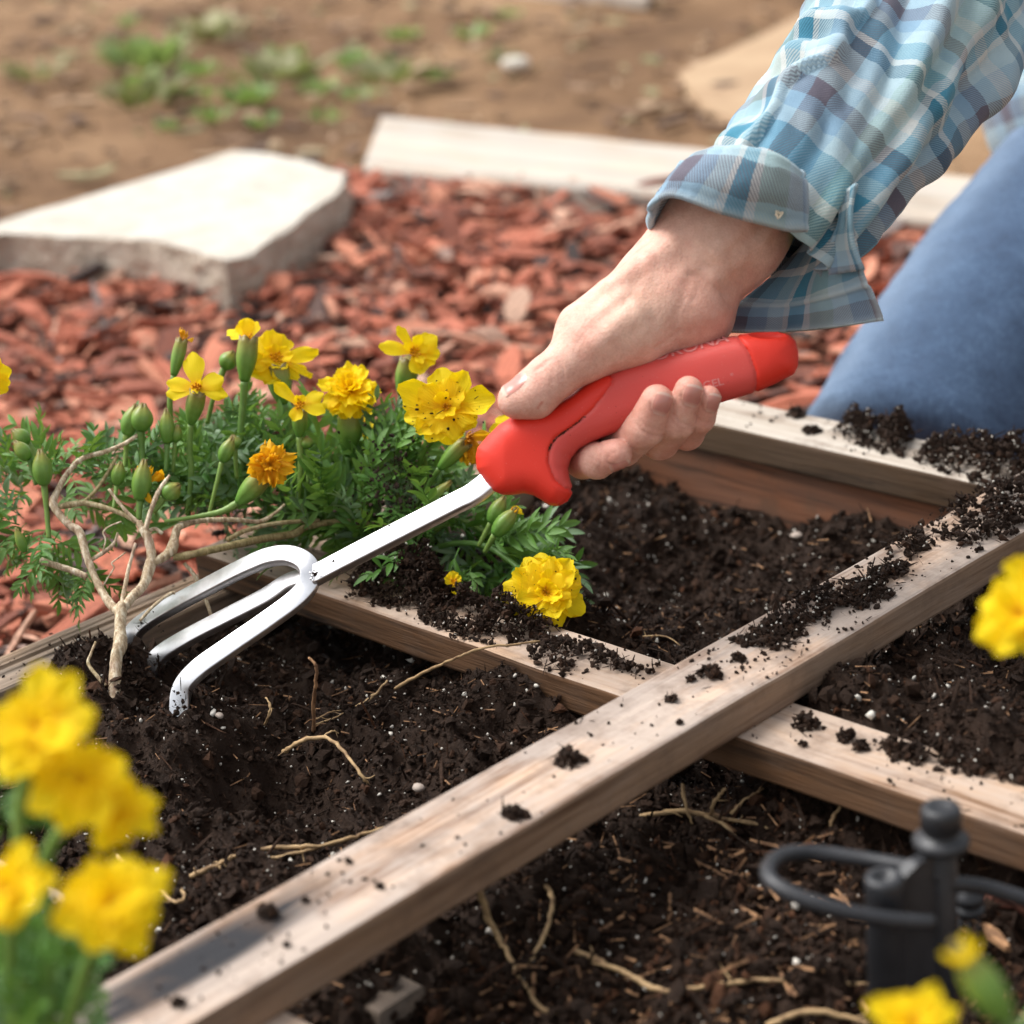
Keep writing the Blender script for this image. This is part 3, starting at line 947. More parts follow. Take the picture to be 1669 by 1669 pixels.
# ------------------------------------------------------------------ loose soil lying on the wood
def pile(poly, z, h, n, label, patch=1.45, smin_=0.0004, smax=0.0021):
    poly = np.array(poly, float)
    u = RNG.uniform(poly[:, 0].min(), poly[:, 0].max(), n * 4); v = RNG.uniform(poly[:, 1].min(), poly[:, 1].max(), n * 4)
    m = in_poly(u, v, poly); u, v = u[m][:n], v[m][:n]
    e = seg_dist(u, v, poly)
    keep = RNG.random(len(u)) < np.clip(0.15 + e / 20, 0, 1) * np.clip(patch + 4.6 * vn2(u / 21, v / 12), 0.03, 1)
    u, v, e = u[keep], v[keep], e[keep]
    xyz = np.array([G(a, b, z) for a, b in zip(u, v)])
    top = h * np.clip(e / 26, 0.05, 1) * (0.55 + 1.1 * np.clip(vn2(u / 22, v / 14) + 0.4, 0, 1))
    xyz[:, 2] = z + 0.0005 + top * RNG.random(len(u)) ** 0.6
    sz = np.exp(RNG.uniform(math.log(smin_), math.log(smax), len(u)))
    # the heap leans back along the line of sight as it rises, so keep its footprint on the slat
    mb = MB()
    lumps(mb, xyz, sz, np.clip(RNG.beta(2, 3.2, len(u)), 0, 0.9), 0.3)
    w = xyz[RNG.random(len(u)) < 0.03]
    o = mb.build('loose_soil', MAT['crumb'], None, False, org=xyz.mean(0) * [1, 1, 0] + [0, 0, z])
    tag(o, label, 'soil', kind='stuff')
    if len(w):
        q = MB(); w = w.copy(); w[:, 2] += 0.0016
        lumps(q, w, np.full(len(w), 0.0006), 0.5, 0)
        tag(q.build('perlite_grains', MAT['perlite'], o), kind='stuff')
    return o
pile([(562, 978), (590, 930), (650, 903), (695, 912), (725, 950), (750, 990), (700, 1022), (640, 992), (600, 988)], 0.0, .020, 4200, 'heap of dark loose soil on the cross slat below the marigold leaves')
pile([(690, 960), (740, 950), (800, 985), (880, 1010), (915, 1025), (895, 1050), (800, 1056), (740, 1042), (690, 1018)], 0.0, .012, 3000, 'dark loose soil on the cross slat left of the fallen flower')
pile([(870, 1030), (960, 1045), (1000, 1065), (1040, 1085), (1088, 1082), (1075, 1102), (1010, 1112), (960, 1085), (925, 1110), (860, 1075)], 0.0, .006, 900, 'soil scattered on the cross slat just before the long slat')
pile([(1185, 1045), (1210, 1035), (1300, 960), (1390, 945), (1420, 925), (1490, 890), (1480, 950), (1440, 990), (1380, 1002), (1330, 1030), (1250, 1078), (1220, 1060)], 0.016, .004, 3800, 'soil crumbs on the long slat in the middle of its length', 0.75)
pile([(1420, 900), (1480, 860), (1540, 825), (1600, 790), (1690, 770), (1690, 860), (1640, 880), (1590, 905), (1540, 885), (1500, 905), (1460, 950), (1420, 940)], 0.016, .007, 3000, 'thick dark soil covering the upper right end of the long slat', 0.9)
pile([(1430, 1215), (1480, 1186), (1560, 1215), (1640, 1245), (1690, 1260), (1690, 1285), (1600, 1275), (1520, 1255), (1450, 1240)], 0.0, .008, 2600, 'soil scattered on the pale cross slat at the right edge', 0.8)
pile([(1355, 705), (1390, 685), (1430, 695), (1470, 683), (1492, 712), (1470, 748), (1430, 738), (1385, 722)], 0.0, .020, 2400, 'clumped soil on the white topped back slat below the knee')
pile([(1488, 745), (1520, 715), (1580, 722), (1640, 730), (1700, 740), (1700, 800), (1590, 808), (1570, 780), (1500, 762)], 0.0, .016, 2600, 'dark soil heaped where the back slat meets the long slat')
pile([(80, 1092), (100, 1060), (160, 1050), (205, 1070), (250, 1092), (240, 1130), (150, 1145), (90, 1122)], -.0163, .014, 3200, 'dark soil heaped on the weathered side board around the woody stem')
pile([(30, 1490), (150, 1465), (262, 1525), (300, 1580), (210, 1612), (60, 1612), (20, 1560)], 0.0, .008, 3000, 'dark soil lying on the bottom cross slat behind the blurred marigold heads')
# single crumbs strewn over the slats
mb = MB()
def strew(n, x0, x1, y0, y1, z, s0, s1):
    q = np.stack([RNG.uniform(x0, x1, n), RNG.uniform(y0, y1, n)], 1)
    s = np.exp(RNG.uniform(math.log(s0), math.log(s1), n))
    keep = RNG.random(n) < np.clip(0.5 + 1.6 * vn2(q[:, 0] * 60, q[:, 1] * 45), 0, 1)
    lumps(mb, np.column_stack([q, z + s * 0.35])[keep], s[keep], 0.25, 0.1)
strew(420, 0.027, 0.065, -0.33, 0.26, 0.016, 0.0003, 0.0011)
strew(420, 0.027, 0.065, -0.03, 0.26, 0.016, 0.0003, 0.0013)
strew(500, -0.26, 0.30, -0.035, -0.002, 0.0, 0.0003, 0.0012)
strew(420, -0.20, 0.30, 0.242, 0.277, 0.0, 0.0003, 0.0014)
strew(220, -0.281, -0.25, -0.30, -0.02, -0.0163, 0.0003, 0.0009)
tag(mb.build('scattered_crumbs', MAT['crumb'], None, False), 'fine dark soil crumbs scattered over the wooden slats', 'soil', kind='stuff')

def clod(u, v, z, wpx, hpx, label):
    c = G(u, v, z); d = proj(c)[2]; R = wpx / 2 * d / F_PX; H = min(hpx * d / F_PX * 0.7, R * 1.2)
    n = int(40 + 40 * min(R / 0.008, 2))
    a = RNG.uniform(0, 6.283, n); r = R * np.sqrt(RNG.random(n)) * (0.75 + 0.5 * vn2(np.cos(a) * 1.7 + u, np.sin(a) * 1.7 + v) * 1.6)
    off = (np.cos(a) * r)[:, None] * np.array([CR[0], CR[1], 0]) + (np.sin(a) * r)[:, None] * norm([CF[0], CF[1], 0]) * 0.9
    pos = c + off
    pos[:, 2] = z + 0.0006 + H * RNG.random(n) * np.clip(1 - (r / R) ** 2, 0.1, 1)
    m = MB(); lumps(m, pos, np.minimum(RNG.uniform(0.08, 0.24, n) * R + 0.0003, 0.0018), np.clip(RNG.beta(2, 3, n), 0, .8), 0.15)
    return tag(m.build('soil_clod', MAT['crumb'], None, False, org=c), label, 'soil clod', 'soil clods lying on the slats')
for a in [(928, 1242, .016, 62, 30, 'flat crumbly soil clod on the middle of the long slat'),
          (1160, 1101, .016, 50, 24, 'wide soil clod on the long slat just left of the scattered crumbs'),
          (1127, 1110, .016, 20, 12, 'thin sliver of soil on the long slat beside the wide clod'),
          (1096, 1143, .016, 26, 18, 'tall narrow soil clod on the long slat above the crossing'),
          (1205, 1077, .016, 26, 18, 'small round clod on the long slat below the strewn crumbs'),
          (1108, 1180, .016, 12, 12, 'tiny dark crumb near the lower edge of the long slat at the crossing'),
          (436, 1494, .016, 46, 30, 'soil clod on the grey stained part of the long slat'),
          (292, 1640, .016, 30, 22, 'blackish clod at the bottom left end of the long slat'),
          (568, 1407, .016, 14, 12, 'small dark crumb on the long slat left of its middle'),
          (498, 1470, .016, 13, 11, 'small crumb beside the grey stain of the long slat'),
          (468, 1543, .016, 13, 12, 'small crumb near the lower edge of the long slat by the grey stain'),
          (620, 1448, .016, 16, 13, 'two joined crumbs on the long slat above the leaning root'),
          (836, 1330, .016, 60, 16, 'reddish smear of soil on the long slat left of the flat clod'),
          (1315, 1183, .0, 52, 34, 'dark clod with white specks on the right cross slat beside the long slat'),
          (1380, 1205, .0, 40, 26, 'second dark clod on the right cross slat counting from the long slat'),
          (1402, 1222, .0, 32, 26, 'rounded clod near the front edge of the right cross slat'),
          (1308, 1216, .0, 16, 12, 'small crumb at the front edge of the right cross slat'),
          (1550, 1243, .0, 46, 24, 'loose clod on the right cross slat close to the picture edge'),
          (1298, 678, .0, 36, 18, 'clod on the back slat just right of the tool end cap'),
          (1322, 704, .0, 34, 14, 'low clod in the middle of the white back slat'),
          (360, 872, .0, 26, 12, 'bit of dry soil on the left end of the cross slat')]:
    clod(*a)

# ------------------------------------------------------------------ dry roots, sticks and chips on the soil
def root_thing(name, label, cat, lines, group=None, mat='root', side=True):
    """lines: list of (list of (u, v, z), radius_mm)"""
    mb = MB()
    first = None
    for pts_, r in lines:
        w = np.array([G(u, v, z) for u, v, z in pts_])
        first = w[0] if first is None else first
        rr = np.linspace(r, r * 0.6, len(w)) * 0.001
        n = (len(w) - 1) * 7 + 1
        c = spline(w, n); c += RNG.normal(0, r * 0.00022, c.shape)
        tube(mb, np.vstack([c]), np.interp(np.linspace(0, 1, n), np.linspace(0, 1, len(w)), rr), n, 7, wob=0.10, tint=0.3)
        if side:
            for _ in range(max(1, len(w) // 2)):
                i = RNG.integers(1, n - 1); d = RNG.normal(0, 1, 3) * [1, 1, 0.4]
                e = c[i] + norm(d) * RNG.uniform(0.003, 0.009)
                tube(mb, [c[i], (c[i] + e) / 2 + RNG.normal(0, 0.0008, 3), e], [r * 0.00035, r * 0.0003, r * 0.00015], 7, 5, tint=0.3)
    return tag(mb.build(name, MAT[mat], None, True, org=first), label, cat, group)
RG = 'dry roots lying on the soil'
S1 = -.026
root_thing('dry_root', 'arched pale yellow root on the soil in the middle of the left cell', 'root', [([(462, 1226, -.03), (490, 1208, -.022), (530, 1202, -.02), (562, 1226, -.021), (590, 1265, -.026), (603, 1281, -.032)], 1.0), ([(520, 1205, -.021), (540, 1192, -.02), (552, 1195, -.022)], .5)], RG)
root_thing('dry_root', 'double tan root strand lying along the long slat in the left cell', 'root', [([(308, 1428, -.03), (350, 1412, -.029), (400, 1390, -.028), (450, 1381, -.027), (520, 1378, -.027), (580, 1363, -.028), (625, 1350, -.03)], 1.1), ([(358, 1414, -.029), (430, 1402, -.028), (500, 1386, -.028), (560, 1369, -.029)], .9)], RG)
root_thing('dry_root', 'short straight root on the soil below the cross slat', 'root', [([(580, 1152, -.027), (604, 1138, -.023), (632, 1110, -.018)], .8)], RG)
root_thing('dry_root', 'thin tan root leaning across the soil heap onto the cross slat', 'root', [([(645, 1122, -.024), (700, 1092, -.008), (745, 1072, .002), (790, 1056, .006), (880, 1045, .005)], .8)], RG, side=False)
root_thing('dry_twig', 'upright reddish brown twig standing in the left cell', 'twig', [([(512, 1192, -.03), (511, 1150, -.015), (515, 1110, .0), (516, 1085, .008), (503, 1072, .011)], .9)], None, 'fibre')
root_thing('dry_root', 'short kinked root left of the upright reddish twig', 'root', [([(430, 1186, -.03), (437, 1168, -.022), (441, 1150, -.018), (434, 1137, -.016)], .6)], RG)
root_thing('dry_root', 'fine pale roots right of the upright reddish twig', 'root', [([(515, 1180, -.025), (545, 1170, -.023), (560, 1162, -.023)], .4), ([(515, 1172, -.025), (540, 1160, -.022), (556, 1158, -.024)], .4)], RG)
root_thing('dry_root', 'brown root running from behind the blurred lower flower heads', 'root', [([(190, 1395, -.028), (240, 1432, -.026), (283, 1470, -.027), (300, 1462, -.026), (296, 1450, -.028)], .9)], RG)
root_thing('dry_root', 'long forked tan root on the soil under the right cross slat', 'root', [([(885, 1412, -.043), (960, 1366, -.037), (1075, 1325, -.031), (1150, 1327, -.032), (1250, 1348, -.033), (1358, 1366, -.033), (1390, 1400, -.036)], 1.25),
    ([(1358, 1366, -.033), (1356, 1340, -.026), (1372, 1308, -.020)], 1.0), ([(1160, 1328, -.031), (1164, 1308, -.024), (1182, 1286, -.018)], .9), ([(1150, 1330, -.032), (1180, 1345, -.031), (1200, 1364, -.033)], .9), ([(1190, 1328, -.031), (1215, 1302, -.026), (1245, 1285, -.024)], .7)], RG)
root_thing('dry_root', 'short root poking down from the long slat onto the front soil', 'root', [([(1112, 1278, -.02), (1117, 1312, -.026), (1128, 1342, -.034)], .8)], RG, side=False)
root_thing('dry_root', 'long root leaning on the front face of the long slat', 'root', [([(766, 1404, .006), (782, 1455, -.012), (805, 1512, -.03), (838, 1575, -.040), (880, 1640, -.041), (915, 1650, -.04)], 1.3)], RG, side=False)
root_thing('dry_root', 'angled root with a bend on the front soil beside the leaning root', 'root', [([(850, 1430, -.03), (897, 1452, -.031), (893, 1510, -.033), (858, 1580, -.04)], 1.1)], RG, side=False)
root_thing('dry_root', 'long flat root lying across the front soil toward the black stake', 'root', [([(940, 1550, -.036), (1010, 1582, -.036), (1085, 1616, -.037), (1180, 1602, -.036), (1300, 1598, -.036), (1430, 1606, -.04)], 1.2)], RG)
root_thing('dry_root', 'short pale root left of the black stake', 'root', [([(1322, 1470, -.035), (1338, 1510, -.034), (1345, 1572, -.039)], 1.1)], RG)
root_thing('dry_root', 'curved root at the bottom edge left of the black stake', 'root', [([(1250, 1672, -.038), (1320, 1648, -.034), (1400, 1664, -.037), (1440, 1680, -.04)], 1.2)], RG)
root_thing('dry_root', 'hair thin root on the soil of the back cell', 'root', [([(1048, 1037, -.03), (1085, 1037, -.028), (1108, 1052, -.03)], .4)], RG)
def bit(name, label, cat, u, v, z, L, W, T, ang, mat, tilt=0.1):
    c = G(u, v, z); Vc, Fc = chip_geo(L, W, T, RNG)
    A = np.array((Matrix.Rotation(ang, 4, 'Z') @ Matrix.Rotation(tilt, 4, 'Y')).to_3x3())
    m = MB(); m.add(Vc @ A.T + c, Fc, tint=0.8)
    return tag(m.build(name, mat, None, False, org=c), label, cat)
yel = simple('yellow_bark', (0.52, 0.36, 0.10), 0.7, 0.3, ((0.34, 0.20, 0.06), 90, 0.4, 0.6), bump=(200, 0.5, 0.002))
bit('bark_piece', 'yellowish piece of bark under the long slat at the bottom', 'bark', 598, 1628, -.038, .016, .010, .004, 0.6, yel, 0.3)
gs = lumber('wood_scrap', 0, (0.004, -0.2180, -0.046), (0.050, -0.1960, -0.0345), MAT['greywood'])
tag(gs, 'short grey weathered wood scrap sticking out below the long slat', 'wood scrap')
bit('bark_piece', 'reddish bark chip on the front soil right of the black stake', 'bark', 1640, 1480, -.036, .016, .009, .004, 0.3, simple('red_bark', (0.20, 0.075, 0.05), 0.8, bump=(200, .5, .002)))
bit('bark_piece', 'orange brown bark sliver at the right edge of the front soil', 'bark', 1625, 1528, -.036, .014, .004, .003, -0.5, MAT['fibre'])
bit('bark_piece', 'dark grey bark splinter on the front soil between the roots', 'bark', 1195, 1505, -.036, .014, .005, .003, -1.0, MAT['greywood'])
pb = simple('pale_pebble', (0.34, 0.28, 0.235), 0.7, 0.3, bump=(300, .5, .001))
def pebble(u, v, z, r, label):
    c = G(u, v, z); m = MB(); bm = bmesh.new(); bmesh.ops.create_icosphere(bm, subdivisions=2, radius=1)
    V = np.array([q.co[:] for q in bm.verts]); Fi = np.array([[q.index for q in f.verts] for f in bm.faces]); bm.free()
    V = V * (1 + 0.5 * vn3(*(V.T * 1.3 + u))[:, None]) * [1.25, 0.9, 0.75] * r
    m.add(V + c, Fi)
    tag(m.build('pebble', pb, None, True, org=c), label, 'pebble', 'pale pebbles in the soil')
pebble(727, 1200, -.021, .0018, 'pale grey pebble on the soil of the left cell beside the arched root')
pebble(682, 1284, -.026, .0022, 'cream pebble near the long slat in the left cell')
pebble(1298, 873, -.040, .0026, 'elongated pale pebble in the dug hole of the back cell')
pebble(358, 1166, -.014, .0016, 'tiny tan pebble beside the right tine of the cultivator')

# ================================================================== THINGS BEHIND THE BED
def slab(name, label, cat, outline, ztop, zbot, mat, rough, n=110, smoothn=False, side=None):
    """a stone with its top outline given in photo pixels on the plane ztop"""
    w = np.array([G(u, v, ztop) for u, v in outline])
    c = w.mean(0)
    L = np.concatenate([[0], np.cumsum(np.linalg.norm(np.diff(np.vstack([w, w[:1]]), axis=0), axis=1))])
    t = np.linspace(0, L[-1], n, endpoint=False)
    ww = np.vstack([w, w[:1]])
    ring = np.stack([np.interp(t, L, ww[:, i]) for i in range(3)], 1)
    ring[:, :2] += (ring - c)[:, :2] * (0.015 * fbm2(t * 30, t * 0 + 3))[:, None]
    rows = []
    for s in np.linspace(0.02, 0.99, 14):
        r = c + (ring - c) * s; r[:, 2] = ztop + 0.002 * fbm2(r[:, 0] * 14, r[:, 1] * 14); rows.append(r)
    H = ztop - zbot
    for q in np.linspace(0, 1, 9):
        out = 1.0 + rough * 0.6 * (fbm2(t * 34 + 9 * q, t * 0 + q * 5, 4)) + 0.012 * math.sin(q * 3.1) - 0.02 * (q > .9)
        r = c + (ring - c) * out[:, None]; r[:, 2] = ztop - 0.0015 - H * q + 0.25 * H * rough * 4 * fbm2(t * 40, t * 0 + q * 9) * (0 < q < 1); rows.append(r)
    V = np.array(rows); m = MB()
    m.add(V, grid_faces(len(rows), n))
    m.add(np.vstack([rows[0], c + [0, 0, 0]]), np.stack([np.full(n, n), np.arange(n), (np.arange(n) + 1) % n], 1))
    o = m.build(name, mat, None, smoothn, org=np.array([c[0], c[1], zbot]))
    if side is not None:
        o.data.materials.append(side)
        for p in o.data.polygons:
            if abs(p.normal.z) < 0.75:
                p.material_index = 1
    return tag(o, label, cat)
slab('flagstone', 'large pale flagstone lying on the red bark mulch', 'stone',
     [(-75, 392), (0, 362), (190, 303), (384, 245), (444, 250), (510, 264), (566, 281), (545, 316), (480, 362), (414, 412), (362, 422), (300, 404), (240, 392), (150, 386), (60, 382), (0, 380)],
     -0.045, ZG - 0.012, MAT['stone'], 0.042, side=MAT['stonecore'])
slab('stepping_stone', 'flat tan stone sunk in the dirt behind the forearm', 'stone',
     [(1105, 118), (1160, 92), (1230, 62), (1310, 20), (1420, -10), (1480, 60), (1380, 160), (1290, 215), (1215, 205), (1150, 172)],
     ZG + 0.006, ZG - 0.03, simple('tan_stone', (0.42, 0.295, 0.185), 0.9, 0.15, ((0.35, 0.235, 0.145), 9, 0.4, 0.6)), 0.03)

def plank(name, label, px4, ztop, th, mat):
    """board given by four top corners in pixels (back left, back right, front right, front left)"""
    q = [G(u, v, ztop) for u, v in px4]
    n = 40
    t = np.linspace(0, 1, n)[:, None]
    A = q[0] * (1 - t) + q[1] * t; Bq = q[3] * (1 - t) + q[2] * t
    ax = norm(q[1] - q[0]); m = MB(); rows = []
    for k in range(n):
        a, b_ = A[k], Bq[k]; d = norm(b_ - a); dz = np.array([0, 0, 1.0]); wv = 0.0012 * vn2(k * 0.7, 3.0)
        pr = [(0.004, 0), (0, -0.004), (0, -th), None]
        rows.append([a + d * .004 + dz * wv, a - dz * .004, a - dz * th, b_ - dz * th, b_ - dz * .005, b_ - d * .005 + dz * wv])
    V = np.array(rows)
    m.add(V, [grid_faces(n, 6), np.array([[5, 4, 3, 2, 1, 0]]), np.array([[0, 1, 2, 3, 4, 5]]) + (n - 1) * 6])
    org = q[3] - [0, 0, th]
    o = m.build(name, mat, None, False, org=org)
    # align the grain with the board: the object frame turns with it
    a = math.atan2(ax[1], ax[0]); Rz = Matrix.Rotation(-a, 4, 'Z')
    o.data.transform(Rz); o.rotation_euler = (0, 0, a)
    return tag(o, label, 'plank')
plank('plank', 'bleached wide plank lying behind the mulch next to the flagstone', [(622, 188), (1750, 305), (1740, 372), (592, 268)], ZG + .028, .034, MAT['timber'])
plank('plank', 'far pale timber at the top edge of the picture on bare dirt', [(700, -62), (1060, -30), (1054, -10), (690, -44)], ZG + .01, .022, MAT['timber'])

# weeds on the dirt
def weed(u, v, px, n, label, green):
    c = G(u, v, ZG - .006); d = proj(c)[2]; R = px / 2 * d / F_PX * 1.02
    m = MB()
    for i in range(int(n * 1.2)):
        a = RNG.uniform(0, 6.28); rr = R * math.sqrt(RNG.random()) * 0.8
        b0 = c + np.array([math.cos(a) * rr * 1.2, math.sin(a) * rr * 1.2, 0])
        L = R * RNG.uniform(0.35, 0.95); w = L * RNG.uniform(0.14, 0.32); out = np.array([math.cos(a), math.sin(a), 0])
        lean = RNG.uniform(0.2, 1.1)
        s = np.array([-out[1], out[0], 0]); rows = []
        for t in np.linspace(0, 1, 5):
            ww = w * math.sin(math.pi * (0.12 + 0.85 * t)) ** 0.8
            p_ = b0 + out * L * lean * t + np.array([0, 0, L * (t - 0.45 * lean * t * t)])
            rows.append([p_ - s * ww, p_ + [0, 0, -ww * .25], p_ + s * ww])
        m.add(np.array(rows), grid_faces(5, 3, False))
    return tag(m.build('weed', MAT['weed'] if green < 2 else MAT['weed_dry'], None, True, org=c), label, 'weed', 'weeds on the bare dirt')
MAT['weed_dry'] = leaf_mat('weed_leaf_dry', (0.20, 0.21, 0.10), (0.33, 0.31, 0.17), 0.2, 0.7)
for a in [(240, 105, 120, 60, 'largest bright green weed clump on the dirt at upper left'), (216, 40, 46, 22, 'small weed near the top edge above the largest clump'),
          (225, 140, 70, 30, 'weed tuft just below the largest bright clump'), (325, 120, 70, 30, 'yellowish green weed right of the largest clump'),
          (405, 165, 80, 44, 'bright weed clump straight above the flagstone peak'), (428, 205, 50, 22, 'low weed between the flagstone and the bright clump'),
          (320, 160, 60, 20, 'pale flat weed above the left half of the flagstone'), (275, 210, 46, 16, 'small weed above the left slope of the flagstone'),
          (520, 150, 60, 34, 'green weed on the dirt left of the bleached plank'), (535, 195, 50, 20, 'low pale weed touching the corner of the bleached plank'),
          (585, 160, 50, 24, 'weed directly behind the left end of the plank'), (660, 62, 56, 34, 'bright upright weed above the left end of the plank'),
          (710, 128, 56, 26, 'weed behind the plank left of the wrist'), (580, 105, 66, 30, 'weed halfway between the bright upright weed and the flagstone'),
          (832, 26, 40, 26, 'narrow weed at the foot of the far timber'), (470, 90, 60, 22, 'faint weed on the dirt in the middle of the patch'),
          (770, 60, 60, 20, 'sparse weed below the far timber'), (350, 195, 60, 22, 'thin weed just above the flagstone top edge')]:
    weed(*a, 1)
for a in [(60, 125, 90, 26, 'dry pale weed at the left edge of the dirt'), (240, 165, 120, 34, 'dry flattened weed under the largest clump'), (450, 130, 130, 40, 'dry weed mat in the middle of the dirt'), (820, 100, 60, 16, 'dry weed left of the tan stone'),
          (640, 130, 110, 26, 'dry weed tuft behind the plank'), (330, 60, 110, 26, 'dry weed near the top left')]:
    weed(*a, 2)
lit = MB()
qx = np.stack([RNG.uniform(-4.2, 0.6, 9000), RNG.uniform(0.2, 4.2, 9000)], 1)
lu, lv, ld = proj(np.hstack([qx, np.full((9000, 1), ZG)]))
sel = (lu > -150) & (lu < 1850) & (lv > -120) & (lv < mulch_limit(lu) - 4)
for q_, d_ in zip(qx[sel][:1500], ld[sel][:1500]):
    L_ = RNG.uniform(0.008, 0.05) * RNG.choice([.5, 1, 1]); Vc, Fc = chip_geo(L_, L_ * RNG.uniform(.15, .55), .004, RNG); a_ = RNG.uniform(0, 6.28)
    A = np.array([[math.cos(a_), -math.sin(a_), 0], [math.sin(a_), math.cos(a_), 0], [0, 0, 1]])
    lit.add(Vc @ A.T + [q_[0], q_[1], ZG - .004 + RNG.uniform(0, .008)], Fc, tint=RNG.random())
ml, nt_, bs_ = new_mat('dry_litter'); k_ = NT(nt_)
k_.put(bs_.inputs['Base Color'], k_.ramp(k_.attr('tint'), [(0.0, (0.07, 0.042, 0.028)), (0.3, (0.14, 0.08, 0.048)), (0.6, (0.26, 0.16, 0.09)), (0.85, (0.42, 0.30, 0.19)), (1.0, (0.16, 0.17, 0.07))]))
bs_.inputs['Roughness'].default_value = 0.9
tag(lit.build('leaf_litter', ml, ground, False), kind='stuff')
def clodstone(u, v, r, label):
    c = G(u, v, ZG - .004); m = MB(); bm = bmesh.new(); bmesh.ops.create_icosphere(bm, subdivisions=2, radius=1)
    V = np.array([q.co[:] for q in bm.verts]); Fi = np.array([[q.index for q in f.verts] for f in bm.faces]); bm.free()
    V = V * (1 + 0.6 * vn3(*(V.T * 1.2 + u))[:, None]) * [1.3, 1.0, 0.6] * r
    m.add(V + c, Fi)
    tag(m.build('small_stone', MAT['stone'], None, True, org=c), label, 'stone')
clodstone(840, 104, .016, 'small pale stone on the dirt left of the tan stone')
clodstone(505, 256, .012, 'little tan stone on the dirt behind the flagstone corner')

# ------------------------------------------------------------------ irrigation stake
def lathe(m, base, axis, prof, k=20, **at):
    """prof: list of (height, radius) along axis"""
    axis = norm(axis); a = norm(np.cross(axis, CF)); b_ = np.cross(axis, a); cc = circle(k)
    rows = [np.asarray(base) + axis * h + r * (cc[:, :1] * a + cc[:, 1:] * b_) for h, r in prof]
    V = np.vstack(rows + [np.asarray(base) + axis * prof[0][0], np.asarray(base) + axis * prof[-1][0]])
    n0 = len(prof) * k; j = np.arange(k)
    m.add(V, [grid_faces(len(prof), k), np.stack([j * 0 + n0, (j + 1) % k, j], 1), np.stack([j * 0 + n0 + 1, n0 - k + j, n0 - k + (j + 1) % k], 1)], **at)
ds = 0.685
ctop = P(1534, 1318, ds)
stake = thing('irrigation_stake', 'blurred black plastic irrigation stake with looped tube in the front soil', 'irrigation stake', (ctop[0], ctop[1], -0.05))
UP = np.array([0, 0, 1.0])
hz = ctop[2]
m = MB(); lathe(m, [ctop[0], ctop[1], 0], UP, [(-0.07, .0046), (hz - .016, .0050), (hz - .0155, .0046), (hz - .010, .0046)]); m.build('post', MAT['black'], stake)
m = MB(); lathe(m, [ctop[0], ctop[1], hz], UP, [(-.0135, .0050), (-.0130, .0086), (-.0105, .0090), (-.0092, .0070), (-.0088, .0052), (-.0070, .0052), (-.0066, .0064), (-.0010, .0064), (0.0006, .0058), (.0010, .0035), (.0005, .0030)]); m.build('cap', MAT['black'], stake)
l2 = P(1441, 1428, ds - .004)
m = MB(); lathe(m, [l2[0], l2[1], 0], UP, [(-0.07, .0054), (l2[2] - .006, .0060), (l2[2] - .0015, .0062), (l2[2], .0056), (l2[2] + .0002, .0034), (l2[2] - .002, .0030)]); m.build('post', MAT['black'], stake)
m = MB(); w0, w1 = np.array([l2[0], l2[1], 0]), np.array([ctop[0], ctop[1], 0]); dd = norm(w1 - w0); sd_ = np.array([-dd[1], dd[0], 0]) * .0022
rows = [[p_ + sd_ + [0, 0, h], p_ - sd_ + [0, 0, h]] for h, p_ in ()]
V = []
for p_, za, zb in ((w0 + dd * .004, -.05, l2[2] - .003), (w0 + dd * .5 * np.linalg.norm(w1 - w0), -.05, l2[2] + .001), (w1 - dd * .004, -.05, hz - .014)):
    V += [p_ + sd_ + [0, 0, za], p_ - sd_ + [0, 0, za], p_ - sd_ + [0, 0, zb], p_ + sd_ + [0, 0, zb]]
m.add(V, [grid_faces(3, 4), np.array([[3, 2, 1, 0], [8, 9, 10, 11]])]); m.build('web', MAT['black'], stake, False)
m = MB()
tube(m, [P(1535, 1428, .690), P(1470, 1412, .697), P(1400, 1400, .703), P(1330, 1391, .705), P(1280, 1393, .700), P(1254, 1412, .690), P(1258, 1437, .680), P(1300, 1462, .674), P(1370, 1484, .671), P(1440, 1498, .671), P(1520, 1505, .676)], .0026, 60, 12)
m.build('tube', MAT['black'], stake)
m = MB(); tube(m, [P(1540, 1440, .692), P(1600, 1446, .697), P(1669, 1466, .699), P(1760, 1500, .700), P(1880, 1580, .70), P(1900, 1800, .70)], .0026, 40, 12); m.build('tube', MAT['black'], stake)
e = P(1580, 1458, .735); m = MB()
lathe(m, e, -UP, [(-.004, .003), (-.001, .0036), (0, .0050), (.0022, .0050), (.0024, .0042), (.0042, .0042), (.0044, .0050), (.0062, .0050), (.0066, .0040), (.0080, .0036)]); m.build('emitter', MAT['black'], stake)
m = MB()
for a in np.linspace(0, 6.28, 7)[:-1]:
    b0 = e - UP * .0078 + np.array([math.cos(a), math.sin(a), 0]) * .003
    tube(m, [b0, b0 - UP * .012 + np.array([math.cos(a), math.sin(a), 0]) * .001], .0005, 3, 5)
m.build('emitter_prongs', MAT['black'], stake)

# ================================================================== HAND CULTIVATOR
MMZ = 0.3595 * 0.912 / F_PX * 1000          # mm per unit of the hand sketch (600 px crop at 750, 250)
def LW(V):
    """hand-sketch mm (x right, y down, z toward the viewer) to world"""
    V = np.asarray(V, float)
    u = 750 + V[..., 0] / MMZ * 0.3595
    v = 250 + V[..., 1] / MMZ * 0.3595
    d = 0.912 - 0.12 * (u - 1000) * 0.000251 - V[..., 2] / 1000
    q = np.stack([(u - CEN) / F_PX * d, (v - CEN) / F_PX * d, d], -1)
    return CAMPOS + q @ R3.T

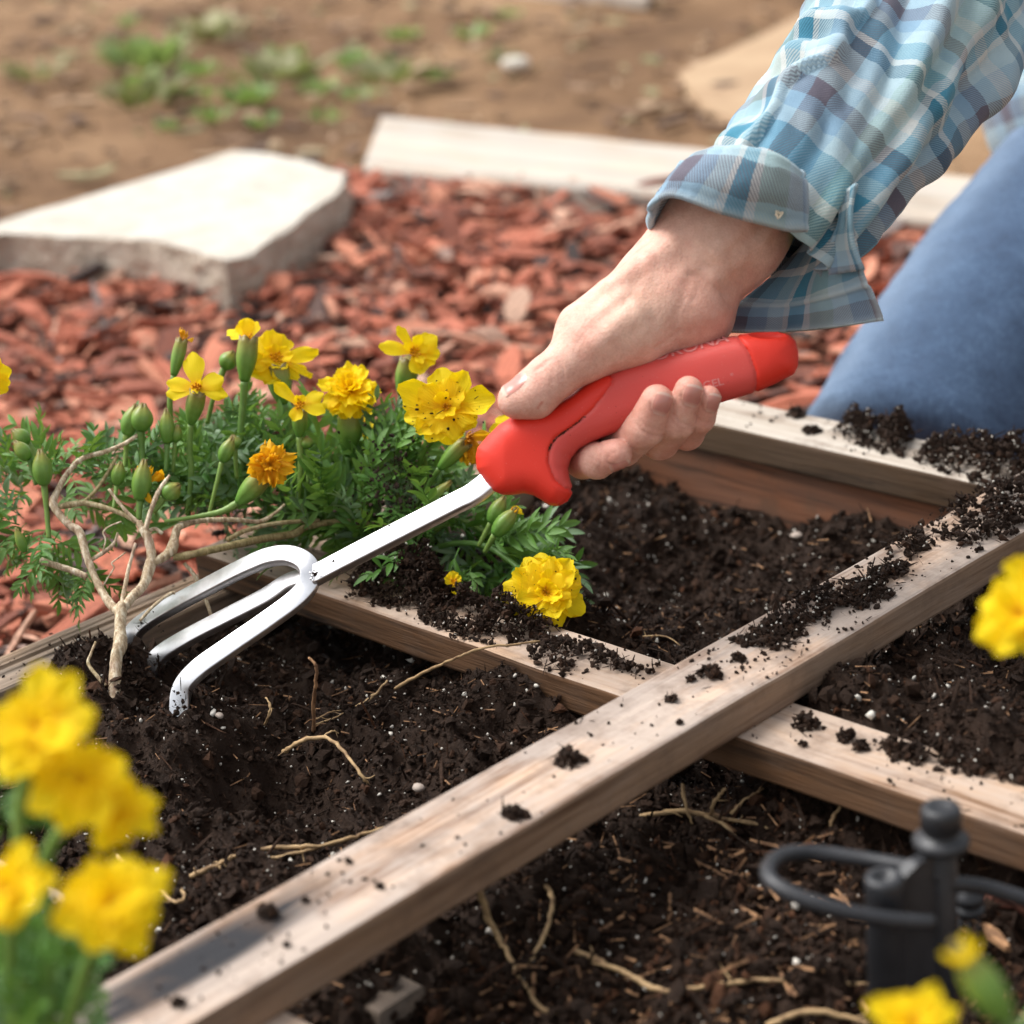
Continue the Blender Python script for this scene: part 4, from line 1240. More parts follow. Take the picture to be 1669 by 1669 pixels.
HOUT = np.array([(70, 1375), (78, 1335), (120, 1285), (175, 1230), (240, 1190), (330, 1172), (420, 1145), (500, 1095), (570, 1042), (640, 1000), (740, 962), (860, 925), (1000, 885), (1120, 852), (1250, 822), (1340, 811), (1440, 809), (1490, 822), (1520, 850), (1533, 900), (1533, 960), (1515, 1000),
                 (1440, 1040), (1335, 1087), (1250, 1112), (1170, 1137), (1050, 1172), (900, 1205), (780, 1238), (690, 1275), (600, 1312), (540, 1345), (505, 1385), (492, 1430), (500, 1475), (512, 1510), (508, 1545), (485, 1580), (445, 1600), (405, 1595), (365, 1570), (330, 1550), (290, 1541),
                 (240, 1549), (190, 1548), (150, 1530), (112, 1485), (75, 1430)], float)
GEL = np.array([(600, 900), (690, 1020), (684, 1050), (600, 1160), (520, 1230), (430, 1290), (403, 1340), (400, 1400), (430, 1480), (475, 1519), (540, 1530), (700, 1400), (1400, 1300), (1336, 1085), (1346, 1040), (1340, 985), (1310, 900), (1252, 822), (1240, 700), (700, 700)], float)
WALLW = 13.0
PW_ = 3.1
def handle_T(x):
    return np.interp(x / MMZ, [70, 200, 420, 700, 1100, 1400, 1533], [9.5, 12.0, 12.5, 12.0, 12.5, 12.5, 11.0])
def handle_q(x, y):
    po = HOUT * MMZ
    d = seg_dist(x, y, po)
    sd = np.where(in_poly(x, y, po), -d, d)
    return 1 + sd / WALLW
def handle_front(x, y):
    q = np.clip(handle_q(x, y), 0, 1)
    return handle_T(x) * (1 - q ** PW_) ** (1 / PW_)
h = 0.7
xs = np.arange(60 * MMZ, 1545 * MMZ, h); ys = np.arange(795 * MMZ, 1615 * MMZ, h); zs = np.arange(-15, 15.1, h)
X2, Y2 = np.meshgrid(xs, ys, indexing='ij')
Q2 = np.maximum(handle_q(X2, Y2), 0); T2 = handle_T(X2)
dB = seg_dist(X2, Y2, GEL * MMZ)
f = (((np.abs(zs)[None, None, :] / T2[..., None]) ** PW_ + Q2[..., None] ** PW_) ** (1 / PW_) - 1) * WALLW
f += (0.85 * np.exp(-(dB / 0.6) ** 2))[..., None]
inG = in_poly(X2, Y2, GEL * MMZ)
f += np.where(inG, 0.25, 0.0)[..., None]
hx, hy = 1395 * MMZ, 822 * MMZ
hole = (np.sqrt(((X2 - hx) / 7.5) ** 2 + ((Y2 - hy) / 3.0) ** 2)[..., None] ** 2 + ((zs[None, None, :] - 5.5) / 5.0) ** 2) ** 0.5 - 1
f = np.maximum(f, -hole * 3.5)
V, Q = surface_nets(f.astype(np.float32), h, (xs[0], ys[0], zs[0]))
cen = V[Q].mean(1)
isgel = in_poly(cen[:, 0], cen[:, 1], GEL * MMZ)
iscap = (~isgel) & (cen[:, 0] / MMZ > 1150)
tool_org = P(800, 782, .918)
tool = thing('hand_cultivator', 'three pronged hand cultivator with red gel grip held in the hand', 'garden tool', tool_org)
def submesh(name, mask, mat, parent, label=None):
    used, inv = np.unique(Q[mask], return_inverse=True)
    m = MB(); m.add(LW(V[used]), inv.reshape(-1, 4))
    o = m.build(name, mat, parent)
    if label: o['label'] = label
    return o
grip = submesh('grip', isgel, MAT['gel'], tool, 'translucent pinkish red gel grip')
submesh('end_cap', iscap, MAT['hard'], tool, 'bright red end cap with a hanging hole')
submesh('finger_guard', ~isgel & ~iscap, MAT['hard'], tool, 'bright red front collar with finger guard')

def lettering(txt, cx, cy, height, ang, parent, sx=1.0):
    cu = bpy.data.curves.new('lettering', 'FONT'); cu.body = txt; cu.size = 1.0; cu.align_x = 'CENTER'; cu.align_y = 'CENTER'
    cu.resolution_u = 3; cu.offset = 0.012
    to = bpy.data.objects.new('lettering', cu); COL.objects.link(to)
    bpy.context.view_layer.update()
    me = bpy.data.meshes.new_from_object(to.evaluated_get(bpy.context.evaluated_depsgraph_get()))
    bpy.data.objects.remove(to)
    bm = bmesh.new(); bm.from_mesh(me)
    bmesh.ops.triangulate(bm, faces=bm.faces[:])
    bmesh.ops.subdivide_edges(bm, edges=[e_ for e_ in bm.edges if e_.calc_length() > 0.25], cuts=2)
    bmesh.ops.triangulate(bm, faces=bm.faces[:])
    W = np.array([q.co[:] for q in bm.verts]); Fi = np.array([[q.index for q in f_.verts] for f_ in bm.faces]); bm.free()
    s = height / 0.70; a = math.radians(ang)
    lx, ly = W[:, 0] * s * sx, -W[:, 1] * s
    x = cx + lx * math.cos(a) - ly * math.sin(a); y = cy + lx * math.sin(a) + ly * math.cos(a)
    z = handle_front(x * MMZ, y * MMZ) - 0.25 + 0.12
    m = MB(); m.add(LW(np.stack([x * MMZ, y * MMZ, z], 1)), Fi)
    o = m.build('lettering', MAT['print'], parent)
    o['label'] = 'pale printed lettering on the grip'
    return o
lettering('ComfortGEL', 1050, 1068, 34, -13.5, grip, 1.15)
lettering('\u00ae', 1232, 1003, 13, -13.5, grip)
lettering('CORONA', 1012, 888, 42, -15, grip, 1.6)

# metal: flat bars bent in their own plane
FN = norm(-CD * 0.58 - CF * 0.81)
barp = rrect(.0044, .0092, .0007, 3)
m = MB()
c = spline([P(850, 742, .914), P(800, 783, .917), P(770, 806, .919), P(735, 824, .922), P(600, 893, .935), P(512, 939, .945)], 60)
sweep(m, c, barp, 1.0, FN)
m.build('shank', MAT['metal'], tool)
m = MB()
c = spline([P(296, 1200, .951) + [0, 0, -.02], P(296, 1200, .951), P(292, 1160, .951), P(298, 1122, .951), P(322, 1092, .9485), P(372, 1056, .9475), P(436, 1012, .946), P(486, 974, .945), P(505, 945, .945), P(500, 920, .9475), P(474, 906, .952), P(440, 908, .958),
            P(400, 924, .966), P(340, 955, .981), P(280, 987, .997), P(244, 1008, 1.006), P(222, 1026, 1.011), P(212, 1046, 1.013), P(209, 1064, 1.014), P(208, 1070, 1.014) + [0, 0, -.006], P(208, 1070, 1.014) + [0, 0, -.03]], 150)
sweep(m, c, rrect(.0042, .0088, .0007, 3), np.interp(np.arange(150), [0, 14, 26, 126, 138, 149], [.75, .95, 1, 1, .95, .75]), FN)
tn = m.build('tine', MAT['metal'], tool); tn['label'] = 'outer pair of tines made of one bent loop'
m = MB()
c = spline([P(502, 940, .9465), P(470, 950, .9535), P(430, 975, .961), P(370, 1006, .972), P(310, 1037, .984), P(270, 1061, .991), P(252, 1078, .993), P(243, 1098, .994), P(241, 1112, .994) + [0, 0, -.006], P(241, 1112, .994) + [0, 0, -.03]], 70)
sweep(m, c, rrect(.0040, .0084, .0007, 3), np.interp(np.arange(70), [0, 50, 69], [1, 1, .75]), FN)
tn = m.build('tine', MAT['metal'], tool); tn['label'] = 'straight middle tine'
m = MB()      # weld bead and soil flecks stuck to the tines
lumps(m, np.array([P(510 + RNG.normal(0, 2), 938 + RNG.normal(0, 7), .9415) for _ in range(8)]), np.full(8, .0007), 0.5, 0)
m.build('weld', MAT['metal'], tool)
m = MB()
fl = [P(u + RNG.normal(0, s), v + RNG.normal(0, s), d - .0032) for (u, v, d, s, n) in ((293, 1150, .9465, 8, 26), (296, 1125, .9465, 8, 10), (255, 1078, .992, 7, 16), (230, 1022, 1.008, 8, 10), (250, 1010, 1.003, 10, 6), (560, 925, .938, 14, 5), (640, 880, .9295, 18, 3), (510, 935, .942, 6, 4)) for _ in range(n)]
lumps(m, np.array(fl), np.exp(RNG.uniform(math.log(.0003), math.log(.0010), len(fl))), 0.2, 0.3)
gl = spline(np.array([(402, 1350), (412, 1318), (440, 1286), (480, 1258), (525, 1226), (560, 1196)], float), 90)[RNG.integers(0, 90, 110)] + RNG.normal(0, 2.2, (110, 2))
gz = handle_front(gl[:, 0] * MMZ, gl[:, 1] * MMZ) - 0.55
lumps(m, LW(np.column_stack([gl * MMZ, gz])), np.exp(RNG.uniform(math.log(.00018), math.log(.00042), 110)), 0.9, 0.2)
gd = np.column_stack([RNG.uniform(130, 1320, 60), RNG.uniform(900, 1540, 60)]); gd = gd[handle_q(gd[:, 0] * MMZ, gd[:, 1] * MMZ) < 0.7]
lumps(m, LW(np.column_stack([gd * MMZ, handle_front(gd[:, 0] * MMZ, gd[:, 1] * MMZ) - 0.12])), np.full(len(gd), .00016), 0.6, 0)
tag(m.build('soil_flecks', MAT['crumb'], tool, False), kind='stuff')

# ================================================================== PERSON
def cone_sdf(X, Y, Z, a, b_, ra, rb, zf=1.0):
    a = np.array([a[0] * MMZ, a[1] * MMZ, a[2]]); b_ = np.array([b_[0] * MMZ, b_[1] * MMZ, b_[2]])
    ab = b_ - a; L = ab @ ab
    px, py, pz = X - a[0], Y - a[1], Z - a[2]
    t = np.clip((px * ab[0] + py * ab[1] + pz * ab[2]) / L, 0, 1)
    return np.sqrt((px - t * ab[0]) ** 2 + (py - t * ab[1]) ** 2 + ((pz - t * ab[2]) / zf) ** 2) - (ra + (rb - ra) * t)
def ell_sdf(X, Y, Z, c, r):
    k = np.sqrt(((X - c[0] * MMZ) / r[0]) ** 2 + ((Y - c[1] * MMZ) / r[1]) ** 2 + ((Z - c[2]) / r[2]) ** 2)
    return (k - 1) * min(r)
FING = {   # MCP, PIP, DIP, tip: (x, y, z mm), radii mm at MCP, PIP, DIP, tip
    'index': [(560, 1080, -25), (560, 1385, -13), (620, 1392, 3), (712, 1362, 10), (8.6, 7.9, 7.4, 6.3)],
    'middle': [(690, 1010, -28), (735, 1322, -9), (838, 1245, 11), (893, 1120, 18.5), (8.8, 8.7, 8.1, 6.7)],
    'ring': [(830, 960, -28), (905, 1298, -9), (985, 1215, 9.5), (1036, 1075, 17.5), (8.4, 8.1, 7.4, 6.0)],
    'little': [(960, 910, -25), (1028, 1268, -8), (1088, 1200, 6.0), (1128, 1108, 14.0), (7.4, 6.9, 6.1, 5.0)]}
def hand_field(X, Y, Z):
    S = lambda a, b_, ra, rb, zf=1.0: cone_sdf(X, Y, Z, a, b_, ra, rb, zf)
    p = S((945, 640, -8), (1200, 340, -13), 22.5, 25.5, 0.80)              # wrist
    p = smin(p, S((1200, 340, -13), (1370, 140, -20), 25.5, 23, 0.85), 6)     # forearm
    p = smin(p, S((900, 690, -5), (770, 790, 0), 19.0, 16.8), 12)            # thenar mass
    p = smin(p, S((770, 790, 0), (602, 864, 6), 16.6, 12.6), 7)
    th = S((602, 864, 6), (408, 1022, 9.5), 12.4, 9.9)
    th = smin(th, S((408, 1022, 9.5), (332, 1090, 10.5), 10.3, 9.7), 1.5)
    th = smin(th, S((330, 1092, 10.5), (258, 1118, 10.5), 9.9, 7.9), 3)
    p = smin(p, th, 7)
    p = smin(p, S((700, 720, -4), (560, 800, 0), 13, 11.5), 7)               # first web, upper contour
    p = smin(p, ell_sdf(X, Y, Z, (1095, 715, -4), (12.5, 13.5, 15)), 7)      # heel of the hand
    p = smin(p, S((1040, 800, -8), (900, 880, -16), 11, 10), 9)
    p = smin(p, S((1100, 740, -18), (640, 960, -27), 12, 10.5), 9)           # palm behind the handle
    p = smin(p, S((560, 1020, -25), (960, 890, -25), 9.5, 8.5), 8)           # knuckle row
    out = p
    for a, b_, c_, d_, r in FING.values():
        pr = smin(p, S(a, b_, r[0], r[1]), 5)
        dis = smin(S(b_, c_, r[1], r[2]), S(c_, d_, r[2], r[3]), 1.6)
        out = np.minimum(out, smin(pr, dis, 1.6))
    # tendons and the bone ridges of the wrist
    for a, b_, r, kk in (((1170, 455, 6.4), (1310, 290, 6.0), 2.6, 6), ((1150, 570, 6.0), (1420, 330, 2.0), 2.0, 6), ((690, 600, 9), (950, 420, 5), 3.0, 8), ((545, 815, 14), (740, 650, 12.5), 2.2, 5), ((620, 860, 17.5), (800, 720, 15), 2.4, 6)):
        out = smin(out, S(a, b_, r, r), kk)
    return out
h = 0.75
xs = np.arange(150 * MMZ, 1640 * MMZ, h); ys = np.arange(-180 * MMZ, 1510 * MMZ, h); zs = np.arange(-56, 34, h)
XX, YY, ZZ = np.meshgrid(xs.astype(np.float32), ys.astype(np.float32), zs.astype(np.float32), indexing='ij')
fld = hand_field(XX, YY, ZZ)
V, Q = surface_nets(fld, h, (xs[0], ys[0], zs[0]))
del XX, YY, ZZ
def field_grad(p):
    e_ = 0.4
    g = np.stack([hand_field(p[:, 0] + e_, p[:, 1], p[:, 2]) - hand_field(p[:, 0] - e_, p[:, 1], p[:, 2]),
                  hand_field(p[:, 0], p[:, 1] + e_, p[:, 2]) - hand_field(p[:, 0], p[:, 1] - e_, p[:, 2]),
                  hand_field(p[:, 0], p[:, 1], p[:, 2] + e_) - hand_field(p[:, 0], p[:, 1], p[:, 2] - e_)], 1)
    return g / np.maximum(np.linalg.norm(g, axis=1, keepdims=True), 1e-9)
Ng = field_grad(V)
disp = np.zeros(len(V)); crease = np.zeros(len(V)); red = np.zeros(len(V)); pale = np.zeros(len(V)); ink = np.zeros(len(V))
frontm = (Ng[:, 2] > -0.15)
def crease_line(pts_, depth, width, dark=1.0, zmin=-99):
    d = seg_dist(V[:, 0], V[:, 1], spline(np.array(pts_, float), max(8, len(pts_) * 5)) * MMZ, closed=False)
    g = np.exp(-(d / width) ** 2) * frontm * (V[:, 2] > zmin)
    disp[:] -= depth * g
    crease[:] = np.maximum(crease, g * dark)
crease_line([(1048, 548), (1012, 640), (985, 735), (945, 820), (880, 905)], 0.35, 2.0, 0.25)
crease_line([(1040, 545), (1110, 575), (1180, 625), (1228, 690)], 0.5, 1.1, 0.4)
crease_line([(1085, 585), (1065, 650), (1030, 720)], 0.2, 1.2, 0.2)
crease_line([(1000, 800), (940, 850), (890, 880)], 0.35, 0.8, 0.4)
for q in range(5):
    o_ = q * 13
    crease_line([(335 + o_, 985 - o_ * 0.9), (372 + o_, 975 - o_ * 0.8), (405 + o_ * 1.1, 1002 - o_ * .6), (420 + o_, 1040 - o_ * .4)], 0.45, 0.5, 0.6)
for q in range(3):
    crease_line([(555 + q * 16, 800 - q * 8), (590 + q * 15, 815 - q * 6), (610 + q * 18, 850 - q * 3)], 0.25, 0.5, 0.3)
for q in range(16):
    x0, y0 = RNG.uniform(520, 960), RNG.uniform(640, 900)
    crease_line([(x0, y0), (x0 + RNG.uniform(30, 80), y0 - RNG.uniform(40, 110))], 0.12, 0.4, 0.25)
crease_line([(790, 1222), (830, 1262), (885, 1282), (925, 1275)], 0.45, 0.6, 0.5)
crease_line([(812, 1205), (850, 1240), (905, 1255)], 0.25, 0.5, 0.4)
crease_line([(965, 1180), (1000, 1220), (1050, 1235)], 0.4, 0.6, 0.5)
crease_line([(958, 1205), (1000, 1245), (1040, 1250)], 0.25, 0.5, 0.4)
crease_line([(1065, 1180), (1095, 1215), (1130, 1220)], 0.35, 0.55, 0.5)
crease_line([(630, 1300), (640, 1350), (630, 1440)], 0.35, 0.6, 0.4)
for cx_, cy_, hl_, hw_, an_ in ((908, 1132, 54, 46, -72), (1046, 1098, 53, 46, -74), (1136, 1132, 46, 39, -73), (716, 1380, 52, 32, -16)):
    ta = np.radians(np.linspace(95, 265, 14)); ca, sa_ = math.cos(math.radians(an_)), math.sin(math.radians(an_))
    crease_line([(cx_ + np.cos(q) * hl_ * ca - np.sin(q) * hw_ * sa_, cy_ + np.cos(q) * hl_ * sa_ + np.sin(q) * hw_ * ca) for q in ta], 0.50, 0.42, 0.95, 2)
for q in range(30):
    x0, y0 = RNG.uniform(470, 980), RNG.uniform(600, 930)
    crease_line([(x0, y0), (x0 + RNG.uniform(-20, 30), y0 + RNG.uniform(20, 50))], 0.10, 0.35, 0.18)
for q in range(14):
    x0, y0 = RNG.uniform(960, 1300), RNG.uniform(330, 640)
    crease_line([(x0, y0), (x0 + RNG.uniform(40, 90), y0 + RNG.uniform(25, 70))], 0.10, 0.45, 0.2)
for fx, fy in ((815, 1330), (850, 1345), (975, 1320), (1010, 1310), (1075, 1290), (560, 1330), (700, 1440)):
    for q in range(5):
        x0, y0 = fx + RNG.normal(0, 22), fy + RNG.normal(0, 30)
        crease_line([(x0 - 24, y0 - 6), (x0, y0 + 4), (x0 + 24, y0 + 2)], 0.11, 0.35, 0.25)
crease_line([(730, 640), (800, 700), (850, 790)], -0.35, 2.2, 0)
crease_line([(860, 560), (790, 660), (700, 760)], -0.40, 2.6, 0)
def blob(arr, c, r, a):
    d = ((V[:, 0] - c[0] * MMZ) ** 2 + (V[:, 1] - c[1] * MMZ) ** 2 + ((V[:, 2] - c[2])) ** 2) / (r * r)
    arr[:] = np.maximum(arr, a * np.exp(-d))
for n_, (a, b_, c_, d_, r) in FING.items():
    blob(red, d_, 12, 0.62); blob(red, b_, 13, 0.55); blob(red, c_, 7, 0.3)
blob(red, (1120, 740, 4), 12, 0.5); blob(red, (250, 1120, 12), 9, 0.35); blob(red, (560, 800, 12), 9, 0.35); blob(red, (1040, 610, 10), 8, 0.32); blob(red, (420, 1080, 16), 9, 0.25)
blob(pale, (800, 720, 18), 18, 0.7); blob(pale, (1150, 430, 8), 20, 0.5)
sc_ = seg_dist(V[:, 0], V[:, 1], np.array([(352, 1155), (372, 1128)]) * MMZ, closed=False)
red = np.maximum(red, 1.3 * np.exp(-(sc_ / 0.5) ** 2) * frontm)
ink = (np.exp(-(((V[:, 0] / MMZ - 1560) / 75) ** 2 + ((V[:, 1] / MMZ - 380) / 95) ** 2) ** 2)) * frontm
disp += 0.10 * vn3(*(V.T / 2.6)) + 0.42 * vn3(*(V.T / 10.0))
Vd = V + Ng * disp[:, None]
wr = LW(np.array([(1200 * MMZ, 340 * MMZ, -13)]))[0]
mb = MB(); mb.add(LW(Vd), Q, crease=crease, redness=red, pale=pale, ink=ink)
person = mb.build('person', MAT['skin'], None, True, org=wr)
tag(person, 'kneeling person in plaid shirt and blue jeans gripping a red cultivator', 'person')

def nail(c, e1, d, hl, hw, start=16):
    """patch marched onto the finger; e1 points to the tip, d is the outward direction"""
    c = np.array([c[0] * MMZ, c[1] * MMZ, c[2]]); d = norm(d); e1 = norm(np.array(e1) - d * (np.array(e1) @ d)); e2 = np.cross(d, e1)
    a = np.linspace(-1, 1, 11); b_ = np.linspace(-1, 1, 11)
    A, Bq = np.meshgrid(a, b_, indexing='ij')
    wid = np.where(A < 0, np.sqrt(np.clip(1 - (A * 0.82) ** 2, 0, 1)) , 1 - 0.10 * A ** 2)
    tipc = 1 - 0.14 * Bq ** 2
    p_ = c + (A * hl * np.where(A > 0, tipc, 1))[..., None] * e1 + (Bq * wid * hw)[..., None] * e2
    p_ = p_.reshape(-1, 3) + d * start
    for _ in range(60):
        s = hand_field(p_[:, 0], p_[:, 1], p_[:, 2])
        p_ = p_ - d * np.clip(s, -2, 2)[:, None] * 0.7
    n_ = field_grad(p_)
    rim = np.maximum(np.abs(A), np.abs(Bq)).ravel()
    lift = 0.22 * (1 - rim ** 6) + 0.03 + np.clip(A.ravel(), 0, 1) ** 3 * 0.35
    p_ = p_ + n_ * lift[:, None]
    m = MB()
    V2 = np.vstack([LW(p_), LW(p_ - n_ * 0.5)]); g = grid_faces(11, 11, False)
    m.add(V2, [g[:, ::-1], g + 121], along=np.tile((A.ravel() + 1) / 2, 2))
    m.build('fingernail', MAT['nail'], person)
nail((908, 1132, 14), (40, -120, 10), (0.08, 0.05, 1), 4.7, 3.9)
nail((1046, 1098, 14), (35, -120, 8), (0.10, 0.02, 1), 4.5, 3.9)
nail((1136, 1132, 10), (30, -100, 8), (0.18, 0.02, 1), 3.9, 3.3)
nail((716, 1380, 6), (100, -28, 10), (0.15, 0.55, 0.85), 4.4, 3.5)
nail((262, 1098, 10), (-120, 45, 0), (-0.22, -0.66, 0.72), 5.6, 4.4)

# ---- shirt sleeve
def PW(A):
    A = np.asarray(A, float)
    q = np.stack([(A[..., 0] - CEN) / F_PX * A[..., 2], (A[..., 1] - CEN) / F_PX * A[..., 2], A[..., 2]], -1)
    return CAMPOS + q @ R3.T
ns, nf = 190, 200
cl = spline([(1238, 392, .918), (1290, 318, .922), (1380, 200, .945), (1475, 75, .985), (1600, -110, 1.05), (1780, -380, 1.15), (1990, -640, 1.28)], ns)
cw = PW(cl)
t_, N_, B_ = frames(cw, -CF)                       # N toward the camera, B across
hw = np.interp(np.linspace(0, 1, ns), [0, .10, .3, .5, .7, 1], [31.5, 35, 39.5, 43, 48, 62]) / 1000
ph = np.linspace(0, 2 * np.pi, nf, endpoint=False)
ln = np.concatenate([[0], np.cumsum(np.linalg.norm(np.diff(cw, axis=0), axis=1))])
PH, LN = np.meshgrid(ph, ln)
acr = np.sign((B_[0] @ CR)) or 1.0
side = np.cos(PH)                                  # +1 lower right, -1 upper left
fr_ = np.sin(PH)
pd = np.degrees(PH)
seamc = 128 + 7 * np.sin(LN * 60) + 4 * np.sin(LN * 170)
dphi = pd - seamc
ridge = np.exp(-(np.clip(dphi, 0, 99) / 10) ** 2) * np.exp(-(np.clip(-dphi, 0, 99) / 1.9) ** 2)
puck = np.exp(-((dphi - 22) / 20) ** 2) * (dphi > -2)
D = 0.0050 * ridge + 0.0030 * puck * np.sin(LN * 2 * np.pi / 0.021 + 1.3 * np.sin(LN * 90) + dphi * 0.02)
D += 0.0110 * fbm2(LN * 16 + 2.0 * side, fr_ * 1.1 + LN * 9, 2) + 0.0042 * fbm2(LN * 55 + 3 * side, fr_ * 3 - LN * 30, 2)
fold = lambda p0, p1, wd, am: am * np.exp(-((pd - (p0 + (p1 - p0) * LN / 0.2)) / wd) ** 2)
D += fold(40, 75, 8, .0055) + fold(62, 105, 6, .0034) - fold(52, 90, 6, .0038) + fold(10, 30, 9, .0045) - fold(24, 52, 6, .003) - fold(95, 118, 7, .0018) + fold(150, 160, 8, .0016)
D += 0.0030 * np.exp(-((LN - 0.115 - 0.03 * fr_) / 0.010) ** 2) * (fr_ > 0) - 0.0024 * np.exp(-((LN - 0.135 - 0.03 * fr_) / 0.011) ** 2)
Rr = hw[:, None] + D
Vs = cw[:, None, :] + (Rr * side * acr)[..., None] * B_[:, None, :] + (Rr * fr_ * 0.92)[..., None] * N_[:, None, :]
CU = (PH * 0.038 + 0.004 * fbm2(LN * 8, PH, 2)); CV = LN * 1.0 + 0.002 * side
mb = MB(); fq = grid_faces(ns, nf)
mb.add(Vs, fq, cu=CU.ravel(), cv=CV.ravel(), edge=(0.15 * ridge * (dphi > -2)).ravel())
slv = mb.build('shirt_sleeve', MAT['plaid'], person)
md = slv.modifiers.new('cloth', 'SOLIDIFY'); md.thickness = 0.0011; md.offset = -1

def sheet(name, rows, mat, th, cu, cv, edge=None, sub=2):
    """rows: grid of (u, v, d) pixels; smooth cloth patch with thickness"""
    rows = np.asarray(rows, float)
    nr, nc = rows.shape[:2]; NR, NC = (nr - 1) * 7 + 1, (nc - 1) * 9 + 1
    g1 = np.stack([spline(rows[i], NC) for i in range(nr)])
    g2 = np.stack([spline(g1[:, j], NR) for j in range(NC)], 1)
    W = PW(g2)
    a = np.linspace(0, 1, NR)[:, None] * np.ones((1, NC)); b_ = np.linspace(0, 1, NC)[None] * np.ones((NR, 1))
    nrm_ = np.cross(np.gradient(W, axis=0), np.gradient(W, axis=1)); nrm_ /= np.linalg.norm(nrm_, axis=-1, keepdims=True)
    nrm_ *= np.where((nrm_ @ -CF) < 0, -1, 1)[..., None]
    hem = np.zeros_like(a)
    if edge is not None:
        hem = edge(a, b_)
    W = W + nrm_ * (0.0011 * hem + 0.0009 * fbm2(a * 5, b_ * 9, 3))[..., None]
    m = MB(); m.add(W, grid_faces(NR, NC, False), cu=(cu[0] + b_ * cu[1]).ravel(), cv=(cv[0] + a * cv[1]).ravel(), edge=(hem * 0.5).ravel())
    o = m.build(name, mat, person)
    md = o.modifiers.new('cloth', 'SOLIDIFY'); md.thickness = th; md.offset = 0
    return o
hm = lambda lo, hi: (lambda a, b_: np.exp(-((a - lo) / 0.05) ** 2) + np.exp(-((a - hi) / 0.05) ** 2))
# rolled cuff across the wrist (rows from lower to upper edge, columns left to right)
fd = lambda z: 0.9 - z / 1000
cuffL = [(1072, 400, fd(-30)), (1054, 366, fd(-14)), (1066, 338, fd(0)), (1092, 321, fd(11)), (1128, 327, fd(19)), (1180, 345, fd(25)), (1235, 361, fd(27)), (1285, 372, fd(26)), (1312, 374, fd(22))]
cuffM = [(1095, 362, fd(-32)), (1078, 326, fd(-13)), (1094, 292, fd(6)), (1118, 282, fd(18)), (1152, 287, fd(27)), (1196, 300, fd(33)), (1246, 312, fd(35)), (1286, 324, fd(33)), (1311, 332, fd(26))]
cuffU = [(1120, 330, fd(-32)), (1106, 292, fd(-12)), (1124, 262, fd(5)), (1146, 252, fd(17)), (1176, 248, fd(26)), (1216, 249, fd(32)), (1256, 257, fd(34)), (1288, 274, fd(31)), (1305, 290, fd(24))]
cuffB = [(1126, 322, fd(-30)), (1116, 284, fd(-14)), (1136, 258, fd(-2)), (1156, 247, fd(8)), (1184, 244, fd(17)), (1222, 246, fd(22)), (1260, 254, fd(24)), (1288, 270, fd(22)), (1302, 286, fd(18))]
sheet('rolled_cuff', [cuffL, cuffM, cuffU, cuffB], MAT['plaid'], .0030, (0.045, 0.080), (0.036, 0.024),
      lambda a, b_: np.exp(-((a - 0.04) / 0.04) ** 2) + 0.8 * np.exp(-((a - 0.62) / 0.02) ** 2) * -1 + np.exp(-((b_ - 1) / 0.02) ** 2))
# loose half of the open cuff hanging below the wrist
zz = lambda z: 0.905 - z / 1000
flap = [[(1318, 388, zz(-22)), (1345, 360, zz(-8)), (1368, 330, zz(8)), (1388, 318, zz(14))],
        [(1270, 440, zz(-27)), (1320, 425, zz(-14)), (1362, 396, zz(4)), (1394, 375, zz(13))],
        [(1220, 482, zz(-30)), (1290, 482, zz(-20)), (1352, 462, zz(-2)), (1408, 440, zz(10))],
        [(1196, 506, zz(-31)), (1280, 505, zz(-22)), (1356, 490, zz(-4)), (1422, 472, zz(8))],
        [(1188, 541, zz(-31)), (1275, 541, zz(-22)), (1360, 533, zz(-5)), (1441, 521, zz(6))]]
sheet('open_cuff', flap, MAT['plaid'], .0016, (0.010, 0.062), (0.000, 0.050),
      lambda a, b_: 1.2 * np.exp(-((a - 0.66) / 0.025) ** 2) + np.exp(-((a - 1.0) / 0.03) ** 2) + 1.2 * np.exp(-((b_ - 1.0) / 0.03) ** 2))
plk = [[(1352, 322, zz(12)), (1398, 300, zz(17))], [(1368, 352, zz(13)), (1390, 340, zz(17))], [(1352, 400, zz(9)), (1392, 395, zz(15))], [(1352, 448, zz(6)), (1408, 440, zz(13))]]
sheet('sleeve_placket', plk, MAT['plaid'], .0020, (0.02, 0.016), (0.005, 0.040), lambda a, b_: np.exp(-((b_ - 1.0) / 0.06) ** 2) + 0.6 * np.exp(-(b_ / 0.08) ** 2))
# placket seam running up the sleeve and its little gauntlet box
from mathutils.bvhtree import BVHTree
SLV = BVHTree.FromPolygons([Vector(q) for q in Vs.reshape(-1, 3)], fq.tolist())
def on_sleeve(u, v, lift=0.0003):
    """nearest point of the near side of the sleeve on the line of sight"""
    dr = Vector(P(u, v, 1.0) - CAMPOS).normalized()
    hit = SLV.ray_cast(Vector(CAMPOS), dr)[0]
    return np.array(hit - dr * lift)
m = MB()
for pts_, r in (([(1312, 345), (1345, 333), (1368, 318), (1386, 293), (1405, 270), (1430, 246), (1460, 215), (1485, 195)], .0009),
                ([(1485, 195), (1518, 188), (1519, 198), (1508, 240), (1478, 262), (1462, 262), (1458, 228), (1486, 196)], .0006),
                ([(1486, 196), (1500, 228), (1478, 262)], .0004), ([(1518, 190), (1480, 225), (1462, 262)], .0004)):
    w = np.array([on_sleeve(*q) for q in spline(np.array(pts_, float), len(pts_) * 7)])
    w[1:-1] = (w[:-2] + 2 * w[1:-1] + w[2:]) / 4
    tube(m, w, r, len(w) * 2, 7)
